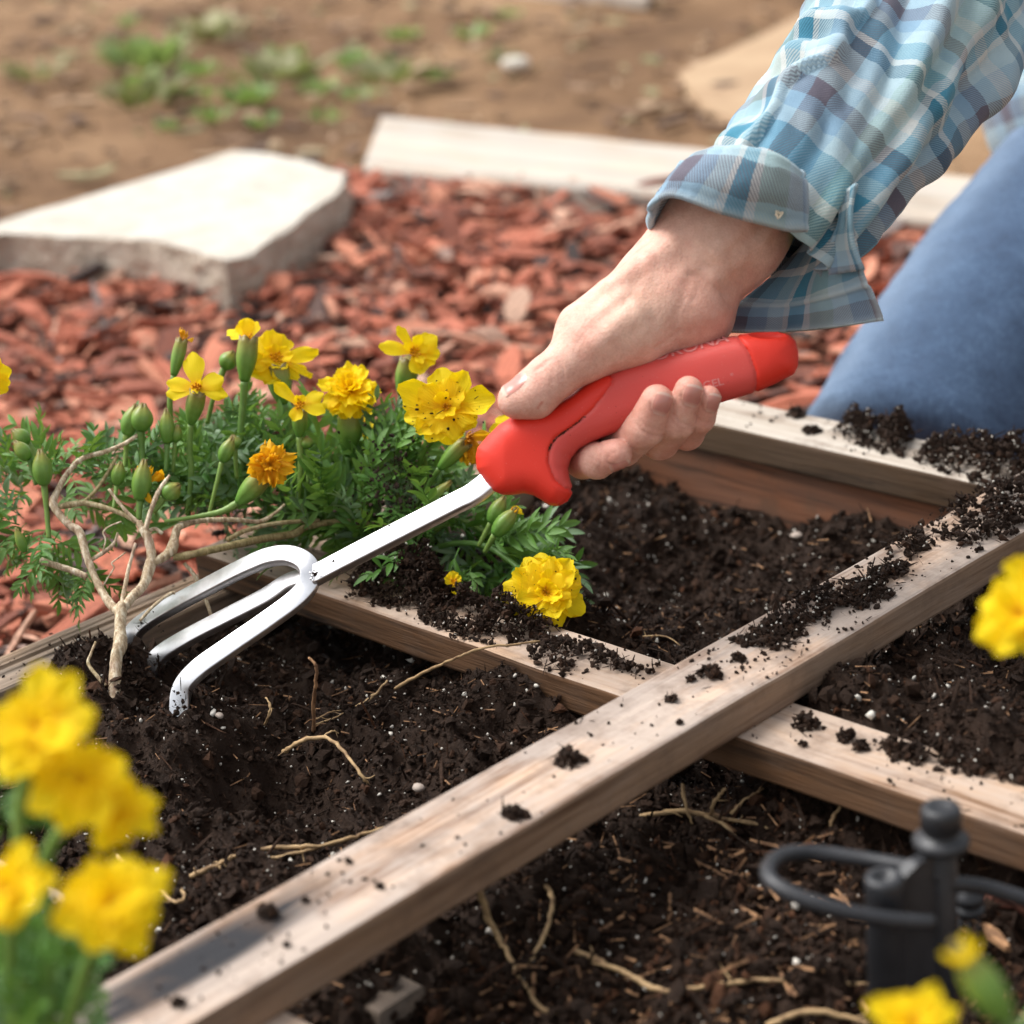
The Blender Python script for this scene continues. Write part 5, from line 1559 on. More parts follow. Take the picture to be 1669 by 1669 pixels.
m.build('sleeve_seam', MAT['plaid_seam'] if 'plaid_seam' in MAT else simple('seam_cloth', (0.30, 0.42, 0.45), 0.85, bump=(900, .6, .0006)), person)
m = MB()                                             # row of stitches on cuff
for q in np.linspace(0.03, 0.97, 46):
    i = q * (len(cuffL) - 1)
st_ = spline([P(1268, 343, .8665), P(1272, 352, .8665), P(1264, 350, .8665), P(1276, 346, .8665), P(1268, 356, .866), P(1265, 343, .866)], 30)
tube(m, st_, .00028, 60, 5)
m.build('thread_tuft', simple('cream_thread', (0.62, 0.52, 0.38), 0.8), person)

# ---- jeans and shirt body (mostly outside the picture)
def limb(name, ctr, rad, mat, nn=60, kk=40, fold_=.003, zf=1.0, lit_side=None):
    c = PW(spline(np.array(ctr, float), nn)); r = np.interp(np.linspace(0, 1, nn), np.linspace(0, 1, len(rad)), rad)
    t2, N2, B2 = frames(c, -CF)
    a = np.linspace(0, 2 * np.pi, kk, endpoint=False); A, S = np.meshgrid(a, np.linspace(0, 1, nn))
    end = np.sqrt(np.clip(1 - np.clip((S - 0.86) / 0.14, 0, 1) ** 2, 0.0, 1))
    rr = (r[:, None] + fold_ * fbm2(S * 9 + np.cos(A), np.sin(A) * 1.6 + S * 4, 3) + .0012 * fbm2(S * 60 + A, A * 5, 2)) * end + 1e-4
    W = c[:, None] + (rr * np.cos(A))[..., None] * B2[:, None] + (rr * np.sin(A) * zf)[..., None] * N2[:, None]
    fd_ = 0.0 if lit_side is None else np.exp(-((np.degrees(np.arccos(np.clip(np.cos(A - lit_side), -1, 1))) / 30) ** 2)) * (0.75 + 0.5 * fbm2(S * 14, A * 3, 3))
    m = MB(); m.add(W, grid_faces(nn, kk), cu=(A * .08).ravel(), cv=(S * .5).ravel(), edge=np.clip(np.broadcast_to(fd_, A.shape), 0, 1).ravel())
    return m.build(name, mat, person)
cj = PW(spline(np.array([(2020, 120, 1.50), (1850, 300, 1.46), (1700, 470, 1.42), (1580, 620, 1.37), (1500, 745, 1.325), (1470, 800, 1.31)], float), 110))
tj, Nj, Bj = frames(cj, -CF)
LEFTA = math.atan2(float(Nj[50] @ (-CR - CD)), float(Bj[50] @ (-CR - CD)))     # thigh side painted paler, as if lit from the left
limb('jeans_leg', [(2020, 120, 1.50), (1850, 300, 1.46), (1700, 470, 1.42), (1580, 620, 1.37), (1500, 745, 1.325), (1470, 800, 1.31)], [.088, .083, .079, .0745, .071, .068], MAT['denim'], nn=110, kk=90, lit_side=LEFTA)
limb('jeans_leg', [(2420, 120, 1.58), (2300, 320, 1.52), (2200, 520, 1.46), (2100, 700, 1.40), (2020, 800, 1.36)], [.088, .083, .079, .074, .068], MAT['denim'])
limb('jeans_leg', [(1520, 760, 1.36), (1640, 760, 1.50), (1760, 740, 1.65), (1860, 720, 1.75)], [.066, .062, .055, .045], MAT['denim'])
sb = limb('shirt_body', [(2230, -900, 1.45), (2180, -600, 1.46), (2120, -300, 1.47), (2040, 0, 1.47), (1990, 190, 1.47), (1985, 226, 1.47)], [.12, .165, .168, .160, .152, .150], MAT['plaid'], fold_=.012)

# ================================================================== MARIGOLDS
def petal_geo(ruffle, cup, notch, curl, rg):
    nt, nw = 9, 9
    t = np.linspace(0, 1, nt)[:, None]; s = np.linspace(-1, 1, nw)[None]
    prof = 0.30 + 0.78 * np.sin(np.clip(t * 1.25, 0, 1) * math.pi / 2) ** 1.0
    prof = prof * np.where(t > 0.80, np.sqrt(np.clip(1 - ((t - 0.80) / 0.205) ** 2 * 0.62, 0, 1)), 1)
    endx = 1 - 0.16 * s ** 2 + notch * (0.045 * np.cos(s * 9 + rg.uniform(0, 6)) + 0.03 * np.cos(s * 15 + rg.uniform(0, 6)))
    x = t * (1 + (endx - 1) * t ** 2)
    y = s * 0.5 * prof * (1 + 0.06 * np.sin(t * 7 + rg.uniform(0, 6)))
    z = cup * (s ** 2) * 0.16 * t + ruffle * 0.075 * t ** 1.5 * np.sin(s * rg.uniform(3, 5.5) + rg.uniform(0, 6)) + curl * t ** 2 * 0.22 + 0.018 * np.cos(s * 12) * t
    z = z + ruffle * 0.03 * t * np.sin(t * 9 + s * 4 + rg.uniform(0, 6))
    V = np.stack([x + 0 * s, y, z + 0 * y], -1).reshape(-1, 3)
    return V, grid_faces(nt, nw, False), (t + 0 * s).ravel(), (s + 0 * t).ravel()
def petal_bank(mat, n, ruffle, cup, notch, curl):
    out = []
    for i in range(n):
        V, Fq, al, ac = petal_geo(ruffle * RNG.uniform(0.6, 1.4), cup * RNG.uniform(-0.4, 1.4), notch, curl * RNG.uniform(-1.2, 1.0), RNG)
        m = MB(); m.add(V, Fq, along=al, across=ac)
        out.append(m.mesh('petal', mat))
    return out
PET = petal_bank(MAT['petal'], 14, 0.55, 0.8, 0.22, 0.9)
PETR = petal_bank(MAT['petal'], 10, 1.1, 0.9, 0.45, 1.0)
WILT = petal_bank(MAT['wilt'], 10, 3.4, 2.4, 1.6, 2.6)
FLORET = simple('floret', (0.82, 0.42, 0.010), 0.6, 0.2, ((0.55, 0.22, 0.01), 300, 0.4, 0.6))
WILTF = simple('dry_floret', (0.40, 0.15, 0.015), 0.7, 0.2, ((0.66, 0.30, 0.03), 300, 0.4, 0.6))

def flower(plant, u, v, d, petals, n=None, mat=None, rpx=9, florets=16, specks=0, pix=None, fl_mat=None):
    """petals: (image angle, length px, width px, lift deg, start px)"""
    c = P(u, v, d); px = d / F_PX
    n = norm(-CF if n is None else n)
    ex = norm(CR - n * (CR @ n)); ey = np.cross(n, ex)
    org = np.array(plant.location)
    m = MB()
    for i in range(florets):
        a = i * 2.4; r = rpx * px * math.sqrt(i / max(florets, 1)) * 0.9
        b0 = c + (ex * math.cos(a) + ey * math.sin(a)) * r - n * px * 3
        tip = b0 + n * px * RNG.uniform(7, 13) + (ex * math.cos(a) + ey * math.sin(a)) * px * RNG.uniform(1, 5)
        tube(m, [b0, (b0 + tip) / 2, tip], [px * 1.2, px * 1.7, px * 1.1], 4, 5)
    lathe(m, c - n * px * 5, n, [(0, rpx * px * .5), (px * 2, rpx * px * .8), (px * 5, rpx * px * .6)], 10)
    fo = m.build('flower', fl_mat or FLORET, plant)
    bank = pix or PET
    for (a, L, W, lift, r0) in petals:
        a = math.radians(a); e_ = math.radians(lift)
        r = ex * math.cos(a) + ey * math.sin(a)
        x = r * math.cos(e_) + n * math.sin(e_); z = n * math.cos(e_) - r * math.sin(e_); y = np.cross(z, x)
        roll = RNG.normal(0, 0.10); y2 = y * math.cos(roll) + z * math.sin(roll); z2 = np.cross(x, y2)
        o = bpy.data.objects.new('petal', bank[RNG.integers(0, len(bank))])
        A = Matrix.Identity(4); pos = c + r * r0 * px + n * RNG.normal(0, 0.6) * px - org
        LL, WW = L * px, W * px
        for i in range(3):
            A[i][0] = x[i] * LL; A[i][1] = y2[i] * WW; A[i][2] = z2[i] * (LL + WW) * 0.5; A[i][3] = pos[i]
        o.matrix_basis = A; o.parent = fo; COL.objects.link(o)
    if specks:
        q = MB(); R = max(p_[1] for p_ in petals) * px * 0.8
        pos = []
        for _ in range(specks):
            a = RNG.uniform(0, 6.28); r = R * math.sqrt(RNG.random())
            pos.append(c + ex * math.cos(a) * r + ey * math.sin(a) * r * .9 + n * px * RNG.uniform(4, 10))
        lumps(q, np.array(pos), np.exp(RNG.uniform(math.log(.00022), math.log(.0009), specks)), 0.1, 0.2)
        tag(q.build('soil_specks', MAT['crumb'], fo, False), kind='stuff')
    return fo
def ring(n, L, W, lift, r0, a0=0, jl=0.12):
    return [(a0 + 360 * i / n + RNG.normal(0, 5), L * RNG.uniform(1 - jl, 1 + jl), W * RNG.uniform(.85, 1.15), lift + RNG.normal(0, 7), r0) for i in range(n)]

def calyx(plant, a, b_, r0, r1, mat=None, open_=True, ribs=5):
    """a = foot (u,v,d), b_ = mouth, radii in px"""
    A, B_ = P(*a), P(*b_); ax = B_ - A; L = np.linalg.norm(ax); ax = norm(ax); px = a[2] / F_PX
    e1 = norm(np.cross(ax, CF)); e2 = np.cross(ax, e1); k = 40; th = np.arange(k) * 2 * np.pi / k
    ts = np.linspace(0, 1, 13); rows, al = [], []
    for t in ts:
        if open_:
            r = r0 + (r1 - r0) * (math.sin(min(t * 1.5, 1) * math.pi / 2) ** 0.9)
            r *= 1 - 0.10 * max(0, t - .7) / .3
        else:
            r = r0 * (1 - t) * 0.6 + r1 * math.sin(math.pi * (0.06 + 0.90 * t)) ** 0.7
        rr = r * px * (1 + 0.085 * np.abs(np.cos(th * ribs / 2 + 0.4)) - 0.04)
        jag = (0.10 * L * np.abs(np.cos(th * ribs / 2)) if t == 1 else 0)
        rows.append(A + np.outer(np.full(k, L * t) + jag, ax) + (rr * np.cos(th))[:, None] * e1 + (rr * np.sin(th))[:, None] * e2); al += [t] * k
    V = np.vstack(rows + [[A]]); m = MB()
    fl = [grid_faces(13, k), np.stack([np.full(k, 13 * k), (np.arange(k) + 1) % k, np.arange(k)], 1)]
    if not open_:
        V = np.vstack([V, [B_]]); fl.append(np.stack([np.full(k, 13 * k + 1), 12 * k + np.arange(k), 12 * k + (np.arange(k) + 1) % k], 1)); al += [0, 1]
    else:
        V = np.vstack([V, [B_ - ax * L * .1]]); fl.append(np.stack([np.full(k, 13 * k + 1), 12 * k + np.arange(k), 12 * k + (np.arange(k) + 1) % k], 1)); al += [0, .9]
    m.add(V, fl, along=np.array(al))
    return m.build('calyx' if open_ else 'bud', mat or MAT['calyx'], plant)
def stem(plant, pts_, rpx, mat='stem', name='stem', wob=0.03, tint=0.0):
    """pts: (u, v, d)"""
    if plant['label'].startswith('old woody'):
        pts_ = [(q[0], q[1], q[2] + .022 * min(1, max(0, (1.0 - q[2]) / .03))) for q in pts_]
    w = np.array([P(*q) for q in pts_]); r = np.broadcast_to(np.asarray(rpx, float), (len(w),)) * np.array([q[2] for q in pts_]) / F_PX
    m = MB(); tube(m, w, r, (len(w) - 1) * 8 + 1, 9, wob=wob, tint=tint)
    return m.build(name, MAT[mat], plant)
def bud(plant, u, v, d, L, r, ang, tail=None, yellow=False):
    a = math.radians(ang); t = (u + math.cos(a) * L, v - math.sin(a) * L, d - .002)
    o = calyx(plant, (u, v, d), t, r * .45, r, None, False)
    if yellow:
        flower(plant, t[0] - math.cos(a) * 6, t[1] + math.sin(a) * 6, d - .002, [(ang + q, 17, 9, 30, 0) for q in (-40, -15, 10, 35)], n=norm(np.array([CR * math.cos(a) - CD * math.sin(a)])[0] - CF * .4), rpx=4, florets=5)
    if tail:
        stem(plant, [(u, v, d)] + tail, [r * .42] + [r * .30] * len(tail))

def leaf_geo(rg, nl):
    """compound leaf of unit length along x, one mesh"""
    m = MB(); V, Fq = [], []; n0 = 0
    def leaflet(base, dirv, L, W, droop):
        nonlocal n0
        d = norm(dirv); s = norm(np.cross([0, 0, 1.0], d)); up = np.cross(d, s); rows = []
        for t in np.linspace(0, 1, 7):
            w = W * math.sin(math.pi * (0.06 + 0.92 * t)) ** 0.75 * (1 + 0.16 * math.sin(t * 40))
            p_ = np.asarray(base) + d * L * t - up * droop * L * t * t
            rows.append([p_ - s * w + up * w * .45, p_, p_ + s * w + up * w * .45])
        V.extend(np.array(rows).reshape(-1, 3)); g = grid_faces(7, 3, False) + n0; Fq.append(g); n0 += 21
    bend = rg.uniform(0.0, 0.35)
    ax = lambda t: np.array([t, 0.05 * math.sin(t * 3) * rg.uniform(.5, 1), -bend * t * t])
    for i in range(nl):
        t = 0.16 + 0.76 * i / (nl - 1)
        for sgn in (-1, 1):
            if rg.random() < 0.06:
                continue
            a = rg.uniform(0.62, 1.0)
            L = 0.40 * math.sin(math.pi * (0.28 + 0.55 * t)) * rg.uniform(0.75, 1.15)
            leaflet(ax(t + rg.normal(0, .01)), (math.cos(a), sgn * math.sin(a), rg.normal(0.12, 0.22)), L, L * rg.uniform(0.105, 0.14), rg.uniform(0, .5))
    leaflet(ax(0.93), (1, 0, -.2), 0.30, 0.045, 0.2)
    m.add(np.array(V), Fq)
    tube(m, [ax(0), ax(.35), ax(.7), ax(.97)], [.013, .011, .008, .004], 9, 5)
    return m
LEAF = []
for i in range(9):
    m = leaf_geo(RNG, [5, 6, 7][i % 3])
    LEAF.append((m.mesh('leaf', MAT['leaf']), m.mesh('leaf', MAT['leaf_pale'])))
def leaf(plant, u, v, d, ang, tilt, Lpx, roll=0.0, pale=None):
    """leaf foot at pixel u, v; ang = direction in the picture; tilt = lean towards the viewer"""
    c = P(u, v, d); px = d / F_PX; a = math.radians(ang); t = math.radians(tilt)
    x = norm((CR * math.cos(a) - CD * math.sin(a)) * math.cos(t) - CF * math.sin(t))
    nn = norm(UP * 0.9 - CF * 0.55 + RNG.normal(0, .35, 3)); z = norm(nn - x * (nn @ x)); y = np.cross(z, x)
    y, z = y * math.cos(roll) + z * math.sin(roll), z * math.cos(roll) - y * math.sin(roll)
    p_ = RNG.random() < 0.17 if pale is None else pale
    o = bpy.data.objects.new('leaf', LEAF[RNG.integers(0, len(LEAF))][1 if p_ else 0])
    A = Matrix.Identity(4); pos = c - np.array(plant.location); s = Lpx * px
    for i in range(3):
        A[i][0] = x[i] * s; A[i][1] = y[i] * s; A[i][2] = z[i] * s; A[i][3] = pos[i]
    o.matrix_basis = A; o.parent = plant; COL.objects.link(o)
def leaves(plant, poly, n, d0, d1, L0, L1, bias=80, spread=75, core=None):
    poly = np.array(poly, float); k = 0
    while k < n:
        u = RNG.uniform(poly[:, 0].min(), poly[:, 0].max()); v = RNG.uniform(poly[:, 1].min(), poly[:, 1].max())
        if not in_poly(u, v, poly):
            continue
        a = bias + RNG.normal(0, spread)
        if core is not None:
            a = math.degrees(math.atan2(-(v - core[1]), u - core[0])) + RNG.normal(0, 45)
        leaf(plant, u, v, RNG.uniform(d0, d1), a, RNG.normal(12, 28), RNG.uniform(L0, L1), RNG.normal(0, .5)); k += 1

# ------------------------------------------------------------------ old woody plant at the left
pw = P(186, 1126, .952)
woody = thing('marigold_plant', 'old woody marigold with bare branching stem sprawling over the side board left of the tines', 'marigold', pw, 'marigolds')
B = lambda pts_, r, t=0.0, nm='branch': stem(woody, pts_, np.array(r, float) * .80, 'bark', nm, 0.035, t)
B([(188, 1150, .949), (187, 1120, .951), (190, 1072, .955), (196, 1052, .956), (196, 1020, .959), (198, 992, .962), (203, 984, .963)], [13.5, 13, 12.5, 15, 11.5, 13, 11.5], .15, 'stem')
B([(196, 1000, .962), (178, 982, .966), (158, 948, .972), (141, 905, .980), (130, 868, .988), (112, 855, .992), (97, 838, .995), (87, 820, .997), (94, 800, .999), (110, 772, 1.003), (133, 748, 1.008), (172, 736, 1.012), (205, 722, 1.016), (236, 700, 1.02)], [9, 9, 8, 8, 9, 8, 8, 9, 6.5, 6, 5.5, 5, 4.5, 4.5], .05)
B([(141, 940, .974), (118, 930, .976), (92, 922, .978), (66, 914, .980)], [6.5, 7, 6.5, 8], 0.0)
B([(197, 990, .963), (205, 950, .966), (210, 925, .968), (221, 885, .972)], [5, 4.5, 4, 3], 0.0)
B([(203, 990, .963), (216, 972, .965), (233, 955, .968), (243, 928, .972), (247, 905, .975), (241, 878, .979), (232, 862, .982), (226, 850, .984)], [9, 10, 10, 12, 10, 9.5, 8, 6], .1)
B([(228, 853, .984), (212, 840, .986), (196, 822, .988), (177, 797, .991)], [4, 4, 3.5, 3], 0.0)
B([(236, 870, .981), (244, 838, .984), (256, 806, .987), (267, 788, .990), (277, 774, .992)], [6, 5, 5, 4.5, 2.5], 0.0)
B([(246, 918, .973), (266, 908, .980), (280, 895, .986), (286, 872, .993), (293, 858, .997), (325, 849, 1.004), (380, 847, 1.012), (422, 850, 1.020), (446, 838, 1.024), (464, 822, 1.026)], [9, 9, 12, 9, 8, 6, 5, 4.5, 3.5, 2.5], .25)
B([(282, 908, .985), (300, 906, .990), (360, 893, 1.004), (424, 879, 1.018), (478, 870, 1.030), (503, 858, 1.036), (560, 850, 1.042), (640, 860, 1.046)], [7, 8, 8, 8.5, 8, 7, 6, 5], .8)
B([(370, 880, 1.008), (400, 865, 1.014), (450, 853, 1.022), (520, 848, 1.032)], [5, 5, 4.5, 4], .7)
B([(97, 826, .997), (118, 822, .999), (140, 820, 1.001), (170, 827, 1.0), (200, 838, .998), (226, 852, .992)], [6, 7, 6, 5.5, 5, 5], .6)
B([(138, 818, 1.001), (160, 795, 1.006), (176, 770, 1.010), (192, 742, 1.014)], [4, 4, 4, 3.5], .8)
B([(150, 912, .985), (172, 898, .992), (186, 885, .995), (192, 868, .998)], [4, 4.5, 3.5, 2], .1)
B([(172, 1118, .951), (160, 1104, .952), (144, 1082, .955), (148, 1066, .957), (156, 1046, .960)], [4, 4, 3.5, 3, 2.5], .5)
B([(228, 1012, .962), (250, 988, .965), (276, 968, .969), (285, 966, .970)], [3, 3.5, 3, 3.5], .2)
B([(300, 918, 1.0), (318, 940, .999), (338, 985, .998), (352, 1030, .998), (366, 990, 1.0)][:4], [4, 4, 4, 3], .2)
B([(265, 870, .99), (252, 862, .99), (236, 868, .985)], [4, 4, 3], .1)
# twisted dry tendrils
for pts_ in ([(166, 905, .99), (172, 880, .99), (168, 868, .99), (178, 858, .99), (198, 850, .99)], [(168, 955, .978), (178, 938, .978), (186, 925, .978), (182, 918, .978), (192, 910, .978), (205, 900, .98)]):
    B(pts_, [1.6] * len(pts_), 0.0, 'tendril')
# flowers on it
gn = norm(-CF * .75 + UP * .45)
calyx(woody, (311, 692, 1.022), (322, 640, 1.016), 5, 15); stem(woody, [(311, 692, 1.022), (309, 730, 1.024), (312, 770, 1.026), (306, 840, 1.03)], [5.5, 5, 5, 4.5])
flower(woody, 321, 632, 1.015, [(99, 60, 33, 8, 2), (22, 44, 30, 5, 2), (-14, 50, 24, 0, 2), (168, 50, 24, 4, 2), (190, 50, 26, -2, 2), (55, 14, 12, 50, 2), (250, 16, 12, 40, 0)], n=norm(-CF * .85 + UP * .3), rpx=7, florets=10)
calyx(woody, (398, 622, 1.03), (405, 553, 1.028), 6, 17); stem(woody, [(398, 622, 1.03), (396, 660, 1.032), (392, 720, 1.035), (400, 800, 1.04)], [6.5, 6, 5.5, 5])
flower(woody, 405, 552, 1.029, [(100, 38, 22, 20, 0), (82, 36, 22, 20, 0), (120, 34, 22, 5, 2), (60, 32, 20, 20, 0), (95, 30, 20, 35, 0), (140, 46, 24, -5, 4), (150, 36, 22, -10, 2)], n=norm(-CF * .5 + UP * .9), rpx=9, florets=6)
calyx(woody, (462, 660, 1.045), (452, 598, 1.043), 6, 20); stem(woody, [(462, 660, 1.045), (474, 710, 1.046), (478, 780, 1.05), (470, 840, 1.05)], [7, 6.5, 6, 5])
flower(woody, 450, 585, 1.042, [(16, 68, 27, 0, 4), (-14, 62, 22, 0, 4), (-38, 46, 24, -5, 4), (75, 44, 36, 10, 2), (110, 48, 38, 6, 2), (140, 50, 34, 0, 2), (228, 52, 40, -6, 2), (255, 48, 36, -6, 2), (200, 46, 34, 0, 2), (285, 40, 30, -5, 2)] + ring(7, 26, 20, 30, 2), n=norm(-CF * .72 + UP * .35 + CR * .35), rpx=9, florets=12, pix=PETR)
calyx(woody, (488, 712, 1.028), (489, 668, 1.024), 5, 13); stem(woody, [(488, 712, 1.028), (490, 760, 1.03), (484, 830, 1.034)], [5.5, 5, 4.5])
flower(woody, 488, 660, 1.012, [(138, 54, 20, 4, 2), (28, 42, 22, 4, 2), (-14, 42, 26, 0, 2), (-108, 30, 22, -5, 0), (250, 26, 16, -5, 0), (60, 18, 14, 40, 0), (110, 18, 12, 40, 0)], n=norm(-CF * .8 + UP * .4), rpx=6, florets=9)
calyx(woody, (283, 612, 1.03), (296, 556, 1.03), 5, 11); stem(woody, [(283, 612, 1.03), (277, 650, 1.03), (280, 720, 1.035)], [4.5, 4.5, 4.5])
flower(woody, 297, 556, 1.03, [(110, 22, 10, 40, 0), (70, 18, 9, 30, 0), (20, 18, 8, 10, 0), (95, 16, 8, 30, 0)], n=norm(UP + CR * .3), pix=WILT, rpx=6, florets=6, fl_mat=WILTF)
calyx(woody, (388, 820, .995), (428, 778, .99), 7, 18); stem(woody, [(388, 820, .995), (360, 834, .997), (320, 842, .997), (268, 850, .992)], [7, 5.5, 4, 3.2])
flower(woody, 440, 757, .986, [(95, 42, 26, 10, 0), (120, 30, 22, 20, 0), (60, 36, 24, 10, 0), (20, 44, 24, 0, 0), (-15, 40, 26, 0, 0), (-50, 38, 22, -5, 0), (215, 40, 26, -10, 0), (190, 38, 26, 0, 0), (160, 30, 22, 10, 0), (245, 38, 26, -10, 0), (270, 36, 22, 0, 0), (-80, 40, 18, 0, 0)] + ring(6, 22, 18, 45, 0), n=norm(-CF * .8 + UP * .3 + CR * .3), pix=WILT, rpx=8, florets=8, fl_mat=WILTF)
flower(woody, -22, 617, 1.0, [(20, 44, 28, 0, 2), (-8, 40, 26, 0, 2), (-30, 38, 24, 0, 2), (60, 40, 26, 0, 2), (120, 40, 26, 0, 2), (180, 40, 26, 0, 2), (240, 40, 26, 0, 2)], n=norm(-CF * .7 + CR * .4), rpx=8)
stem(woody, [(-24, 622, 1.003), (-26, 700, 1.01), (-20, 800, 1.015)], [6, 5, 5])
for u, v, d, L, r, a, tl in [(206, 708, 1.02, 48, 13, 72, [(205, 740, 1.022), (200, 780, 1.02)]), (229, 702, 1.018, 42, 16, 84, [(232, 740, 1.02), (236, 800, 1.02)]), (273, 722, 1.02, 52, 11, 92, [(270, 770, 1.02)]),
                         (285, 720, 1.022, 26, 9, 80, [(282, 770, 1.024)]), (362, 752, 1.01, 40, 11, 66, [(350, 800, 1.01), (338, 850, 1.012)]), (383, 730, 1.02, 20, 11, 100, [(386, 780, 1.025)]),
                         (72, 790, .998, 54, 14, 97, [(76, 830, 1.0), (80, 880, 1.0)]), (48, 748, 1.0, 36, 11, 130, [(60, 790, 1.003)]), (46, 722, 1.01, 32, 12, 140, [(70, 760, 1.01)]), (228, 815, 1.0, 62, 14, 84, [(226, 850, 1.0)]),
                         (190, 790, 1.005, 36, 10, 80, [(185, 830, 1.0)]), (268, 810, 1.0, 30, 14, 40, [(250, 835, 1.0)]), (500, 730, 1.03, 18, 9, 90, [(502, 790, 1.03)]), (40, 900, .99, 40, 7, 110, None), (365, 600, 1.04, 30, 13, 60, [(350, 640, 1.04), (338, 690, 1.045)])]:
    bud(woody, u, v, d, L, r, a, tl)
flower(woody, 230, 790, .999, [(100, 30, 12, 20, 0), (60, 34, 12, 0, 0), (30, 40, 12, -10, 0), (-60, 36, 10, -20, 0)], n=norm(-CF + UP), pix=WILT, rpx=4, florets=4, fl_mat=WILTF)
leaves(woody, [(-40, 750), (40, 730), (110, 745), (160, 770), (150, 810), (110, 835), (60, 855), (-40, 855)], 42, 1.02, 1.06, 60, 100, core=(60, 840))
leaves(woody, [(-30, 850), (70, 830), (110, 870), (90, 920), (20, 900), (-30, 880)], 34, .99, 1.05, 55, 105, core=(70, 850))
leaves(woody, [(90, 890), (150, 925), (140, 940), (80, 930)], 7, 1.0, 1.02, 50, 80, bias=-60, spread=60)
leaves(woody, [(150, 760), (210, 740), (260, 760), (250, 840), (200, 830)], 18, 1.015, 1.05, 60, 110, bias=90, spread=60)
leaves(woody, [(270, 830), (290, 760), (340, 720), (430, 730), (470, 770), (450, 820), (380, 845), (300, 855)], 100, 1.035, 1.10, 70, 115, bias=90, spread=50)
leaves(woody, [(370, 710), (420, 670), (450, 710), (420, 750)], 9, 1.05, 1.08, 55, 85, bias=90, spread=50)

# ------------------------------------------------------------------ fresh plant behind the cross slat
pr = P(640, 925, 1.045)
fresh = thing('marigold_plant', 'leafy marigold with soil splashed yellow flowers growing behind the cross slat and tool shank', 'marigold', pr, 'marigolds')
for pts_, r in (([(640, 930, 1.05), (660, 860, 1.05), (690, 780, 1.045), (690, 740, 1.04)], 6), ([(640, 930, 1.05), (600, 850, 1.055), (575, 790, 1.055), (568, 745, 1.05)], 5.5), ([(640, 930, 1.05), (650, 820, 1.065), (648, 720, 1.065), (653, 650, 1.06)], 5),
                ([(640, 930, 1.05), (720, 890, 1.035), (790, 890, 1.02), (850, 930, 1.005), (880, 965, .99)], 5), ([(660, 900, 1.05), (740, 850, 1.04), (800, 870, 1.03)], 4.5)):
    stem(fresh, pts_, r)
stem(fresh, [(650, 800, 1.05), (676, 770, 1.04), (690, 735, 1.03), (708, 700, 1.02)], [5, 5.5, 6.5, 8])
A_ = [(157, 84, 44, 4, 2), (176, 70, 36, -2, 2), (97, 66, 46, 4, 2), (60, 66, 38, 4, 2), (9, 80, 44, 2, 2), (193, 70, 44, -4, 2), (222, 62, 36, -6, 2), (243, 62, 38, -8, 2), (274, 60, 46, -12, 2), (300, 50, 38, -8, 2), (330, 56, 38, -8, 2),
      (146, 52, 40, 16, 2), (85, 46, 34, 18, 2), (50, 40, 30, 18, 2), (340, 52, 42, 12, 2), (287, 54, 34, 8, 2), (246, 46, 32, 12, 2), (200, 46, 36, 16, 2), (115, 30, 24, 32, 1), (20, 28, 22, 32, 1), (230, 28, 20, 30, 1), (310, 26, 20, 34, 1)]
flower(fresh, 727, 664, 1.000, A_, n=norm(-CF * .93 + UP * .18), rpx=5, florets=9, specks=46)
flower(fresh, 765, 712, 1.02, [(-70, 46, 26, -10, 0), (-95, 40, 24, -10, 0), (-50, 44, 20, -10, 0), (-20, 32, 20, 0, 0), (10, 34, 18, 10, 0), (-110, 40, 22, -20, 0), (-60, 60, 16, -20, 0)], n=norm(-CF * .6 + CR * .5), pix=WILT, rpx=6, florets=8, fl_mat=WILTF)
calyx(fresh, (716, 764, 1.022), (757, 722, 1.018), 5, 14); stem(fresh, [(716, 764, 1.022), (700, 790, 1.03), (680, 850, 1.04)], [5, 5, 4.5])
B_ = [(97, 70, 48, 2, 2), (119, 70, 40, 2, 2), (54, 68, 34, 2, 2), (38, 64, 50, 0, 2), (12, 56, 36, 0, 2), (-25, 68, 44, -4, 2), (-66, 58, 32, -4, 2), (-88, 52, 30, -4, 2), (241, 50, 50, -4, 2), (205, 66, 38, 0, 2), (186, 74, 42, 0, 2), (170, 72, 36, 2, 2), (148, 64, 40, 4, 2), (80, 60, 36, 6, 2)]
flower(fresh, 891, 966, .972, B_ + ring(9, 50, 34, 16, 2) + ring(9, 38, 26, 30, 2) + ring(7, 26, 18, 48, 1), n=norm(-CF * .88 + UP * .42 + CR * .05), rpx=9, florets=18, specks=30, pix=PET + PETR)
calyx(fresh, (655, 645, 1.06), (668, 588, 1.055), 7, 18); stem(fresh, [(655, 645, 1.06), (652, 690, 1.062), (650, 740, 1.064)], [6.5, 6, 5.5])
flower(fresh, 675, 574, 1.05, [(172, 56, 25, 0, 3), (126, 48, 18, 10, 3), (40, 46, 32, 6, 3), (4, 42, 28, 0, 3), (-18, 38, 26, -4, 3), (-72, 36, 32, -4, 3), (-50, 30, 24, 0, 3), (80, 30, 18, 30, 2), (150, 24, 14, 35, 2), (20, 24, 16, 40, 2), (-60, 24, 16, 35, 2)], n=norm(-CF * .85 + UP * .2 + CR * .3), rpx=8, florets=12)
calyx(fresh, (566, 745, 1.05), (574, 668, 1.045), 4, 21); stem(fresh, [(566, 745, 1.05), (570, 780, 1.05)], [5, 5])
